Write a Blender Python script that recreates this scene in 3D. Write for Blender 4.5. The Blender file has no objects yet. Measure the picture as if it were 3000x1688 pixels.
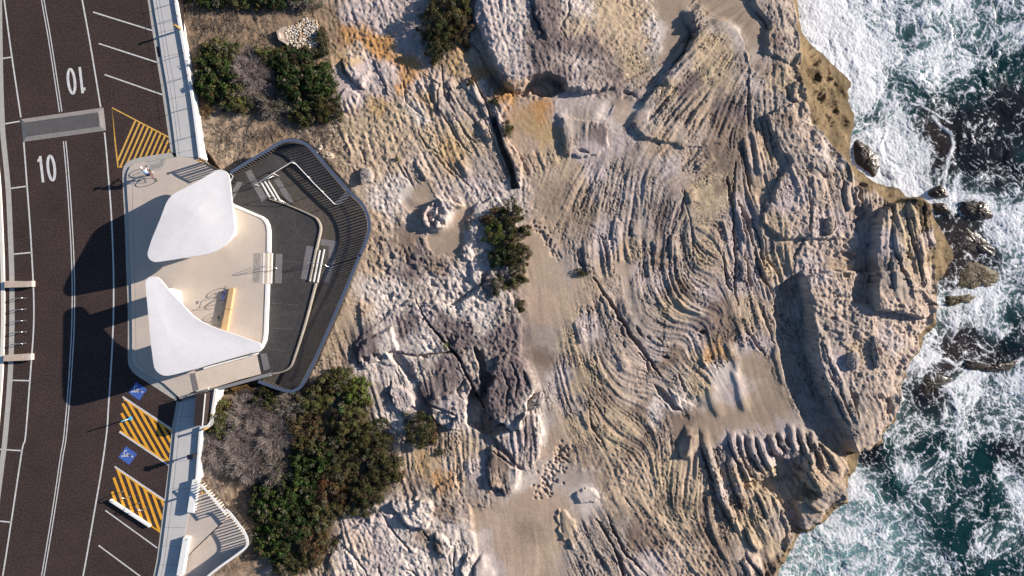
import bpy, bmesh, math, random
import numpy as np
from mathutils import Vector, Matrix
R = math.radians
SC = 34.0            # source pixels per metre at road level
H = 58.8             # camera height above the road
CX, CY = 1500.0, 844.0
scene = bpy.context.scene
COL = scene.collection

def P(u, v, z=0.0):
    """point at height z standing where the photograph shows (u, v)"""
    k = (H - z) / H / SC
    return Vector(((u - CX) * k, (CY - v) * k, z))

# ------------------------------------------------------------------ world, sun, camera
EL = 18.9
SDX, SDY = 0.954, 0.300          # direction towards the sun in plan (x right, y up)
world = bpy.data.worlds.new("World"); scene.world = world
world.use_nodes = True
wn = world.node_tree
bg = wn.nodes['Background']
sky = wn.nodes.new('ShaderNodeTexSky'); sky.sky_type = 'NISHITA'; sky.sun_disc = False
sky.sun_elevation = R(EL); sky.sun_rotation = math.atan2(SDX, SDY)
sky.altitude = 30; sky.air_density = 1.0; sky.dust_density = 0.6; sky.ozone_density = 4.0
wn.links.new(sky.outputs[0], bg.inputs[0]); bg.inputs[1].default_value = 0.075
sl = bpy.data.lights.new('sun', 'SUN'); sl.energy = 5.0; sl.angle = R(0.5); sl.color = (1.0, 0.905, 0.80)
so = bpy.data.objects.new('sun', sl); COL.objects.link(so)
d = Vector((-SDX * math.cos(R(EL)), -SDY * math.cos(R(EL)), -math.sin(R(EL))))
so.rotation_euler = d.to_track_quat('-Z', 'Y').to_euler()
so.location = (20, 6, 40)
cd = bpy.data.cameras.new('camera'); co = bpy.data.objects.new('camera', cd); COL.objects.link(co)
co.location = (0, 0, H); co.rotation_euler = (0, 0, 0)
cd.sensor_width = 36; cd.lens = 18.0 / (1500.0 / SC / H); cd.clip_end = 2000; cd.clip_start = 0.5
scene.camera = co
scene.view_settings.view_transform = 'Standard'; scene.view_settings.look = 'None'
scene.view_settings.exposure = 0.75; scene.view_settings.gamma = 1
scene.render.engine = 'CYCLES'
scene.cycles.max_bounces = 6; scene.cycles.diffuse_bounces = 3; scene.cycles.glossy_bounces = 2
scene.cycles.use_adaptive_sampling = True; scene.cycles.adaptive_threshold = 0.02
scene.cycles.use_denoising = True
scene.cycles.caustics_reflective = False; scene.cycles.caustics_refractive = False

# ------------------------------------------------------------------ materials
MATS = {}
def mat(name, col, rough=0.8, var=0.12, scale=1.2, grain=0.0, gscale=18.0, bump=0.0, bscale=12.0, metal=0.0,
        col2=None, spec=0.3, hue=None):
    """procedural surface: base colour broken by broad stains (var) and fine grain"""
    if name in MATS: return MATS[name]
    m = bpy.data.materials.new(name); m.use_nodes = True
    t = m.node_tree; N = t.nodes; L = t.links
    b = N['Principled BSDF']
    tc = N.new('ShaderNodeTexCoord')
    n1 = N.new('ShaderNodeTexNoise'); n1.inputs['Scale'].default_value = scale; n1.inputs['Detail'].default_value = 6
    n1.inputs['Roughness'].default_value = 0.65
    geo = N.new('ShaderNodeNewGeometry')
    L.new(geo.outputs['Position'], n1.inputs['Vector'])
    mr = N.new('ShaderNodeMapRange'); L.new(n1.outputs['Fac'], mr.inputs[0])
    mr.inputs[1].default_value = 0.3; mr.inputs[2].default_value = 0.7
    mix = N.new('ShaderNodeMix'); mix.data_type = 'RGBA'
    c2 = col2 or tuple(c * (1 - var) for c in col)
    c1 = col if col2 else tuple(min(1, c * (1 + var * 0.6)) for c in col)
    mix.inputs[6].default_value = (*c1, 1); mix.inputs[7].default_value = (*c2, 1)
    L.new(mr.outputs[0], mix.inputs[0])
    out = mix.outputs[2]
    if grain > 0:
        n2 = N.new('ShaderNodeTexNoise'); n2.inputs['Scale'].default_value = gscale; n2.inputs['Detail'].default_value = 3
        L.new(geo.outputs['Position'], n2.inputs['Vector'])
        m2 = N.new('ShaderNodeMapRange'); L.new(n2.outputs['Fac'], m2.inputs[0])
        m2.inputs[1].default_value = 0.3; m2.inputs[2].default_value = 0.7
        m2.inputs[3].default_value = 1 - grain; m2.inputs[4].default_value = 1 + grain
        mm = N.new('ShaderNodeVectorMath'); mm.operation = 'SCALE'
        L.new(out, mm.inputs[0]); L.new(m2.outputs[0], mm.inputs[3]); out = mm.outputs[0]
    L.new(out, b.inputs['Base Color'])
    b.inputs['Roughness'].default_value = rough; b.inputs['Metallic'].default_value = metal
    b.inputs['Specular IOR Level'].default_value = spec
    if bump > 0:
        n3 = N.new('ShaderNodeTexNoise'); n3.inputs['Scale'].default_value = bscale; n3.inputs['Detail'].default_value = 4
        L.new(geo.outputs['Position'], n3.inputs['Vector'])
        bp = N.new('ShaderNodeBump'); bp.inputs['Strength'].default_value = 1.0; bp.inputs['Distance'].default_value = bump
        L.new(n3.outputs['Fac'], bp.inputs['Height']); L.new(bp.outputs[0], b.inputs['Normal'])
    MATS[name] = m
    return m

def attrmat(name, attr, rough=0.85, grain=0.1, gscale=14.0, bump=0.0, bscale=10.0, spec=0.25, trans=0.0):
    """surface whose colour is held per face/vertex, broken by fine noise"""
    if name in MATS: return MATS[name]
    m = bpy.data.materials.new(name); m.use_nodes = True
    t = m.node_tree; N = t.nodes; L = t.links; b = N['Principled BSDF']
    a = N.new('ShaderNodeAttribute'); a.attribute_name = attr
    geo = N.new('ShaderNodeNewGeometry')
    n2 = N.new('ShaderNodeTexNoise'); n2.inputs['Scale'].default_value = gscale; n2.inputs['Detail'].default_value = 4
    L.new(geo.outputs['Position'], n2.inputs['Vector'])
    m2 = N.new('ShaderNodeMapRange'); L.new(n2.outputs['Fac'], m2.inputs[0])
    m2.inputs[1].default_value = 0.3; m2.inputs[2].default_value = 0.7
    m2.inputs[3].default_value = 1 - grain; m2.inputs[4].default_value = 1 + grain
    mm = N.new('ShaderNodeVectorMath'); mm.operation = 'SCALE'
    L.new(a.outputs['Color'], mm.inputs[0]); L.new(m2.outputs[0], mm.inputs[3])
    L.new(mm.outputs[0], b.inputs['Base Color'])
    b.inputs['Roughness'].default_value = rough; b.inputs['Specular IOR Level'].default_value = spec
    if bump > 0:
        bp = N.new('ShaderNodeBump'); bp.inputs['Distance'].default_value = bump; bp.inputs['Strength'].default_value = 1
        n3 = N.new('ShaderNodeTexNoise'); n3.inputs['Scale'].default_value = bscale; n3.inputs['Detail'].default_value = 5
        n3.inputs['Roughness'].default_value = 0.7
        L.new(geo.outputs['Position'], n3.inputs['Vector'])
        L.new(n3.outputs['Fac'], bp.inputs['Height']); L.new(bp.outputs[0], b.inputs['Normal'])
    MATS[name] = m
    return m

ASPH = mat('asphalt', (0.066, 0.046, 0.041), 0.95, spec=0.08, col2=(0.048, 0.034, 0.031), scale=0.35, grain=0.45, gscale=7, bump=0.006, bscale=40)
PLAZA = mat('plaza concrete', (0.555, 0.47, 0.40), 0.85, var=0.09, scale=0.6, grain=0.06, gscale=8)
PATH = mat('path concrete', (0.54, 0.52, 0.50), 0.85, var=0.06, scale=0.8, grain=0.05, gscale=9)
KERB = mat('kerb concrete', (0.47, 0.43, 0.38), 0.85, var=0.12, scale=1.5, grain=0.08, gscale=9)
GUTTER = mat('gutter concrete', (0.44, 0.415, 0.375), 0.85, var=0.12, scale=1.5, grain=0.08, gscale=9)
KWHITE = mat('pale kerb', (0.74, 0.69, 0.61), 0.8, var=0.08, scale=2)
WHITE = mat('white render', (0.67, 0.65, 0.655), 0.75, var=0.07, scale=0.9, grain=0.03, gscale=5)
WEDGE = mat('white edge', (0.82, 0.80, 0.76), 0.7, var=0.04, scale=2)
PAINT = mat('white road paint', (0.66, 0.64, 0.62), 0.7, var=0.25, scale=3, grain=0.12, gscale=12)
YELL = mat('yellow road paint', (0.80, 0.38, 0.035), 0.7, var=0.12, scale=2.5, grain=0.12, gscale=12)
YELLW = mat('worn yellow road paint', (0.70, 0.40, 0.09), 0.7, var=0.2, scale=2.5, grain=0.15, gscale=12)
BLUE = mat('blue road paint', (0.06, 0.13, 0.42), 0.7, var=0.15, scale=3, grain=0.12, gscale=12)
DECK = mat('dark deck', (0.072, 0.066, 0.066), 0.9, spec=0.1, col2=(0.052, 0.049, 0.050), scale=0.6, grain=0.2, gscale=6)
DECKB = mat('brown stained deck', (0.115, 0.098, 0.085), 0.9, spec=0.1, col2=(0.085, 0.072, 0.062), scale=0.35, grain=0.25, gscale=6)
PLATEL = mat('tactile pale', (0.36, 0.32, 0.285), 0.8, var=0.15, scale=3, grain=0.3, gscale=12)
PLATE = mat('tactile grey', (0.19, 0.175, 0.18), 0.8, var=0.15, scale=3, grain=0.3, gscale=12)
RAIL = mat('blue grey rail', (0.105, 0.135, 0.20), 0.45, var=0.08, scale=2, metal=0.3)
DARKM = mat('dark metal', (0.035, 0.035, 0.04), 0.5, var=0.1, metal=0.3)
BRONZE = mat('bronze bars', (0.10, 0.085, 0.07), 0.5, var=0.1, metal=0.3)
STEEL = mat('bright steel', (0.72, 0.71, 0.70), 0.25, var=0.05, metal=0.9)
TIMBER = mat('golden timber', (0.45, 0.27, 0.09), 0.75, col2=(0.33, 0.19, 0.07), scale=6)
BSTONE = mat('honey sandstone', (0.56, 0.37, 0.20), 0.8, var=0.12, scale=2.5, grain=0.08)
LSTONE = mat('pale sandstone block', (0.62, 0.50, 0.40), 0.8, col2=(0.44, 0.34, 0.27), scale=5, grain=0.12)
BROWN = mat('dark brown panel', (0.040, 0.028, 0.027), 0.6, var=0.15, scale=2)
HUMP = mat('grey brick hump', (0.30, 0.27, 0.25), 0.85, var=0.12, scale=2, grain=0.2, gscale=10)
HUMPD = mat('dark brick hump', (0.115, 0.105, 0.105), 0.85, var=0.15, scale=1, grain=0.25, gscale=10)
TYRE = mat('black rubber', (0.012, 0.012, 0.012), 0.7, var=0.1)

# ------------------------------------------------------------------ mesh helpers
def tag(o, label=None, cat=None, group=None, kind=None):
    if label: o['label'] = label
    if cat: o['category'] = cat
    if group: o['group'] = group
    if kind: o['kind'] = kind
    return o

def empty(name, loc, label, cat, group=None, rz=0):
    o = bpy.data.objects.new(name, None); COL.objects.link(o); o.location = loc; o.rotation_euler = (0, 0, rz)
    o.empty_display_size = 0.2
    return tag(o, label, cat, group)

class MB:
    def __init__(s): s.v = []; s.f = []; s.mi = []
    def add(s, vs, fs, mi=0):
        k = len(s.v); s.v += [tuple(p) for p in vs]; s.f += [tuple(i + k for i in f) for f in fs]; s.mi += [mi] * len(fs)
    def prism(s, top, z0, mi=0, side=None):
        """top: world points (any height); straight down to z0"""
        n = len(top); vs = [tuple(p) for p in top] + [(p[0], p[1], z0) for p in top]
        a = sum(top[i][0] * top[(i + 1) % n][1] - top[(i + 1) % n][0] * top[i][1] for i in range(n))
        up = list(range(n)) if a > 0 else list(range(n))[::-1]
        s.add(vs, [tuple(up)], mi)
        k = len(s.v) - 2 * n
        for j in range(n):
            i0, i1 = up[j], up[(j + 1) % n]
            s.f.append((k + i1, k + i0, k + n + i0, k + n + i1)); s.mi.append(mi if side is None else side)
    def flat(s, pts, mi=0):
        n = len(pts)
        a = sum(pts[i][0] * pts[(i + 1) % n][1] - pts[(i + 1) % n][0] * pts[i][1] for i in range(n))
        s.add(pts, [tuple(range(n)) if a > 0 else tuple(range(n))[::-1]], mi)
    def ribbon(s, pts, w, dz=0.0, th=0.0, mi=0, off=0.0):
        """band of width w along world points, raised dz; th>0 gives it thickness downwards"""
        pts = [Vector(p) for p in pts]; n = len(pts); Lf = []; Rt = []
        for i in range(n):
            a = pts[max(i - 1, 0)]; b = pts[min(i + 1, n - 1)]
            t = (b - a); t.z = 0; t.normalize(); q = Vector((-t.y, t.x, 0))
            Lf.append(pts[i] + q * (w / 2 + off) + Vector((0, 0, dz))); Rt.append(pts[i] + q * (off - w / 2) + Vector((0, 0, dz)))
        fs = [(i, n + i, n + i + 1, i + 1) for i in range(n - 1)]
        if th <= 0: s.add(Lf + Rt, fs, mi); return
        D = Vector((0, 0, -th)); vs = Lf + Rt + [p + D for p in Lf] + [p + D for p in Rt]
        for i in range(n - 1):
            fs += [(i, i + 1, 2 * n + i + 1, 2 * n + i), (n + i + 1, n + i, 3 * n + i, 3 * n + i + 1)]
        fs += [(0, 2 * n, 3 * n, n), (n - 1, 2 * n - 1, 4 * n - 1, 3 * n - 1)]
        s.add(vs, fs, mi)
    def box(s, c, sz, rot=None, mi=0):
        c = Vector(c); M = rot or Matrix.Identity(3)
        vs = [c + M @ Vector((x * sz[0] / 2, y * sz[1] / 2, z * sz[2] / 2)) for x in (-1, 1) for y in (-1, 1) for z in (-1, 1)]
        s.add(vs, [(0, 1, 3, 2), (4, 6, 7, 5), (0, 4, 5, 1), (2, 3, 7, 6), (0, 2, 6, 4), (1, 5, 7, 3)], mi)
    def bar(s, a, b, w, h=None, mi=0):
        a = Vector(a); b = Vector(b); t = (b - a); L_ = t.length
        if L_ < 1e-6: return
        z = t.normalized(); x = z.cross(Vector((0, 0, 1)))
        if x.length < 1e-3: x = Vector((1, 0, 0))
        x.normalize(); y = z.cross(x)
        M = Matrix((x, y, z)).transposed()
        s.box((a + b) / 2, (w, h or w, L_), M, mi)
    def tube(s, pts, r, n=6, mi=0, closed=False):
        pts = [Vector(p) for p in pts]; m = len(pts); k0 = len(s.v); vs = []
        rr = r if isinstance(r, (list, tuple)) else [r] * m
        ref = Vector((0.13, 0.21, 0.97)).normalized()
        for i in range(m):
            a = pts[(i - 1) % m] if closed else pts[max(i - 1, 0)]; b = pts[(i + 1) % m] if closed else pts[min(i + 1, m - 1)]
            t = (b - a).normalized(); x = t.cross(ref)
            if x.length < 0.05: x = t.cross(Vector((1, 0, 0)))
            x.normalize(); y = t.cross(x)
            vs += [pts[i] + (x * math.cos(2 * math.pi * j / n) + y * math.sin(2 * math.pi * j / n)) * rr[i] for j in range(n)]
        fs = []
        for i in range(m if closed else m - 1):
            i2 = (i + 1) % m
            for j in range(n):
                fs.append((i * n + j, i * n + (j + 1) % n, i2 * n + (j + 1) % n, i2 * n + j))
        if not closed: fs += [tuple(range(n))[::-1], tuple((m - 1) * n + j for j in range(n))]
        s.add(vs, fs, mi)
    def build(s, name, mats, parent=None, smooth=False, loc=None):
        me = bpy.data.meshes.new(name)
        vs = s.v
        if loc is not None: vs = [(x - loc[0], y - loc[1], z - loc[2]) for x, y, z in vs]
        elif parent is not None and any(abs(c) > 0 for c in parent.location):
            q = parent.location; vs = [(x - q[0], y - q[1], z - q[2]) for x, y, z in vs]
        me.from_pydata([tuple(p) for p in vs], [], s.f)
        if not isinstance(mats, (list, tuple)): mats = [mats]
        for m in mats: me.materials.append(m)
        if len(mats) > 1: me.polygons.foreach_set('material_index', s.mi)
        if smooth: me.polygons.foreach_set('use_smooth', [True] * len(s.f))
        me.update()
        o = bpy.data.objects.new(name, me); COL.objects.link(o)
        if parent is not None: o.parent = parent
        if loc is not None: o.location = loc
        return o

def px(pts, z=0.0): return [P(p[0], p[1], p[2] if len(p) > 2 else z) for p in pts]
def smooth(pts, n=6, closed=False):
    """Catmull-Rom through the points (tuples of any length)"""
    pts = [np.array(p, float) for p in pts]; m = len(pts); out = []
    for i in range(m if closed else m - 1):
        p0 = pts[(i - 1) % m] if closed else pts[max(i - 1, 0)]; p1 = pts[i]; p2 = pts[(i + 1) % m]
        p3 = pts[(i + 2) % m] if closed else pts[min(i + 2, m - 1)]
        for k in range(n):
            t = k / n
            out.append(tuple(0.5 * ((2 * p1) + (p2 - p0) * t + (2 * p0 - 5 * p1 + 4 * p2 - p3) * t * t + (3 * p1 - p0 - 3 * p2 + p3) * t ** 3)))
    if not closed: out.append(tuple(pts[-1]))
    return out
def chaikin(pts, it=2, closed=True):
    for _ in range(it):
        out = []; m = len(pts)
        rng = range(m) if closed else range(m - 1)
        if not closed: out.append(tuple(pts[0]))
        for i in rng:
            a = np.array(pts[i], float); b = np.array(pts[(i + 1) % m], float)
            out += [tuple(a * .75 + b * .25), tuple(a * .25 + b * .75)]
        if not closed: out.append(tuple(pts[-1]))
        pts = out
    return pts
def rounded(pts, r=14, n=5):
    """round each corner of a closed outline by radius-like distance r (same unit)"""
    out = []; m = len(pts)
    for i in range(m):
        a = np.array(pts[i - 1], float); b = np.array(pts[i], float); c = np.array(pts[(i + 1) % m], float)
        la = np.linalg.norm(a[:2] - b[:2]); lc = np.linalg.norm(c[:2] - b[:2])
        p = b + (a - b) * min(r / la, .45); q = b + (c - b) * min(r / lc, .45)
        for k in range(n + 1):
            t = k / n; out.append(tuple(p * (1 - t) ** 2 + b * 2 * t * (1 - t) + q * t * t))
    return out
# ------------------------------------------------------------------ rock shelf: numpy height field
rs = np.random.RandomState(7)
ST = 2.5
GU = np.arange(430, 2880, ST); GV = np.arange(-170, 1860, ST)
U, V = np.meshgrid(GU, GV); U = U.astype(np.float32); V = V.astype(np.float32)
_lat = {}
def vnoise(x, y, seed=0):
    if seed not in _lat: _lat[seed] = np.random.RandomState(seed).rand(256, 256).astype(np.float32) * 2 - 1
    A = _lat[seed]
    xi = np.floor(x).astype(np.int32); yi = np.floor(y).astype(np.int32)
    fx = (x - xi).astype(np.float32); fy = (y - yi).astype(np.float32); fx = fx * fx * (3 - 2 * fx); fy = fy * fy * (3 - 2 * fy)
    x0 = xi & 255; x1 = (xi + 1) & 255; y0 = yi & 255; y1 = (yi + 1) & 255
    return (A[y0, x0] * (1 - fx) + A[y0, x1] * fx) * (1 - fy) + (A[y1, x0] * (1 - fx) + A[y1, x1] * fx) * fy
def fbm(x, y, sc, oct=4, seed=0, gain=0.5, ridge=False):
    s = 0; a = 1.0; tot = 0; x = x / sc; y = y / sc
    for i in range(oct):
        n = vnoise(x + 17.3 * i, y - 9.1 * i, seed + i)
        if ridge: n = 1 - 2 * np.abs(n) * 1.6
        s = s + a * n; tot += a; a *= gain; c, q = 0.8, 0.6; x, y = (c * x - q * y) * 2.03, (q * x + c * y) * 2.03
    return s / tot
def sstep(a, b, x):
    t = np.clip((x - a) / (b - a), 0, 1); return t * t * (3 - 2 * t)
def sdf(poly, x, y):
    """signed distance to a closed outline, positive inside"""
    p = np.array(poly, np.float32); n = len(p)
    dd = np.full(x.shape, 1e12, np.float32); ins = np.zeros(x.shape, bool)
    for i in range(n):
        ax, ay = p[i]; bx, by = p[(i + 1) % n]; ex, ey = bx - ax, by - ay
        t = np.clip(((x - ax) * ex + (y - ay) * ey) / (ex * ex + ey * ey + 1e-9), 0, 1)
        dx = x - ax - t * ex; dy = y - ay - t * ey; dd = np.minimum(dd, dx * dx + dy * dy)
        if ay != by:
            c = ((y >= ay) != (y >= by)) & (x < (bx - ax) * (y - ay) / (by - ay) + ax); ins ^= c
    dd = np.sqrt(dd); return np.where(ins, dd, -dd)
def ldist(line, x, y):
    p = np.array(line, np.float32); dd = np.full(x.shape, 1e12, np.float32); tt = np.zeros(x.shape, np.float32); n = len(p) - 1
    for i in range(n):
        ax, ay = p[i]; bx, by = p[i + 1]; ex, ey = bx - ax, by - ay
        t = np.clip(((x - ax) * ex + (y - ay) * ey) / (ex * ex + ey * ey + 1e-9), 0, 1)
        dx = x - ax - t * ex; dy = y - ay - t * ey; q = dx * dx + dy * dy
        m = q < dd; dd = np.where(m, q, dd); tt = np.where(m, (i + t) / n, tt)
    return np.sqrt(dd), tt
def bbox(pts, m):
    q = np.array(pts, float)
    i0 = max(int((q[:, 1].min() - m - GV[0]) / ST), 0); i1 = min(int((q[:, 1].max() + m - GV[0]) / ST) + 1, len(GV))
    j0 = max(int((q[:, 0].min() - m - GU[0]) / ST), 0); j1 = min(int((q[:, 0].max() + m - GU[0]) / ST) + 1, len(GU))
    return slice(i0, max(i1, i0)), slice(j0, max(j1, j0))
WX = fbm(U, V, 60, 4, 101) ; WY = fbm(U, V, 60, 4, 111)          # wobble for natural edges
WX2 = fbm(U, V, 14, 3, 121); WY2 = fbm(U, V, 14, 3, 131)
CU = np.arange(GU[0], GU[-1] + 20, 10.0); CV = np.arange(GV[0], GV[-1] + 20, 10.0)
cU, cV = np.meshgrid(CU, CV)
def up(c, wob=0.0):
    """sample a coarse (10 px) array on the full grid, with wobbled coordinates"""
    x = (U + WX * wob + WX2 * wob * .3 - CU[0]) / 10; y = (V + WY * wob + WY2 * wob * .3 - CV[0]) / 10
    x = np.clip(x, 0, c.shape[1] - 1.001); y = np.clip(y, 0, c.shape[0] - 1.001)
    xi = x.astype(np.int32); yi = y.astype(np.int32); fx = x - xi; fy = y - yi
    return ((c[yi, xi] * (1 - fx) + c[yi, xi + 1] * fx) * (1 - fy) + (c[yi + 1, xi] * (1 - fx) + c[yi + 1, xi + 1] * fx) * fy).astype(np.float32)
F = 1.16505   # (points noted on the reduced overview are scaled by this)

# ---- outlines
COAST = [(2335,-300),(2335,-60),(2340,0),(2345,40),(2352,100),(2385,130),(2425,163),(2460,195),(2495,225),(2509,245),(2495,290),(2508,340),(2508,370),
 (2495,410),(2492,440),(2500,480),(2530,505),(2560,532),(2590,545),(2640,550),(2662,580),(2700,576),(2730,600),(2745,650),(2770,690),(2795,730),
 (2805,760),(2780,790),(2760,820),(2755,845),(2750,880),(2745,940),(2735,965),(2705,985),(2705,1030),(2670,1060),(2655,1100),(2645,1150),(2635,1200),
 (2622,1240),(2592,1270),(2585,1290),(2565,1320),(2525,1325),(2530,1345),(2526,1365),(2510,1388),(2488,1410),(2484,1440),(2487,1472),(2450,1497),
 (2420,1530),(2372,1564),(2350,1560),(2335,1590),(2305,1640),(2290,1672),(2280,1700),(2255,1760),(2240,2000),(300,2000),(300,-300)]
TOP = [(2325,-300),(2325,-60),(2331,0),(2335,40),(2340,100),(2348,200),(2358,240),(2362,300),(2382,360),(2418,402),(2447,432),(2488,472),(2508,512),
 (2553,545),(2600,585),(2628,600),(2650,585),(2692,590),(2712,615),(2728,660),(2735,720),(2732,760),(2742,820),(2742,880),(2735,940),(2722,958),(2692,978),
 (2692,1020),(2660,1052),(2643,1095),(2635,1150),(2625,1195),(2612,1232),(2582,1262),(2574,1284),(2552,1308),(2515,1318),(2498,1335),(2490,1355),(2488,1385),
 (2478,1405),(2474,1440),(2476,1464),(2445,1486),(2412,1520),(2370,1552),(2345,1548),(2325,1585),(2295,1633),(2278,1668),(2268,1700),(2245,1760),(2230,2000),(300,2000),(300,-300)]
dO = sdf(COAST, cU, cV); dT = sdf(TOP, cU, cV)
dO = up(dO, 7.0); dT = up(dT, 7.0)
SEA = -9.5
zrow = np.interp(GU, [430, 560, 640, 760, 1000, 1500, 2000, 2300, 2900], [-0.45, -0.6, -0.85, -1.3, -1.95, -2.7, -3.4, -3.9, -4.5])
zrow = np.convolve(np.pad(zrow, 30, mode='edge'), np.ones(61) / 61, 'valid')
zb = np.repeat(zrow[None, :], len(GV), 0).astype(np.float32)

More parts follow.
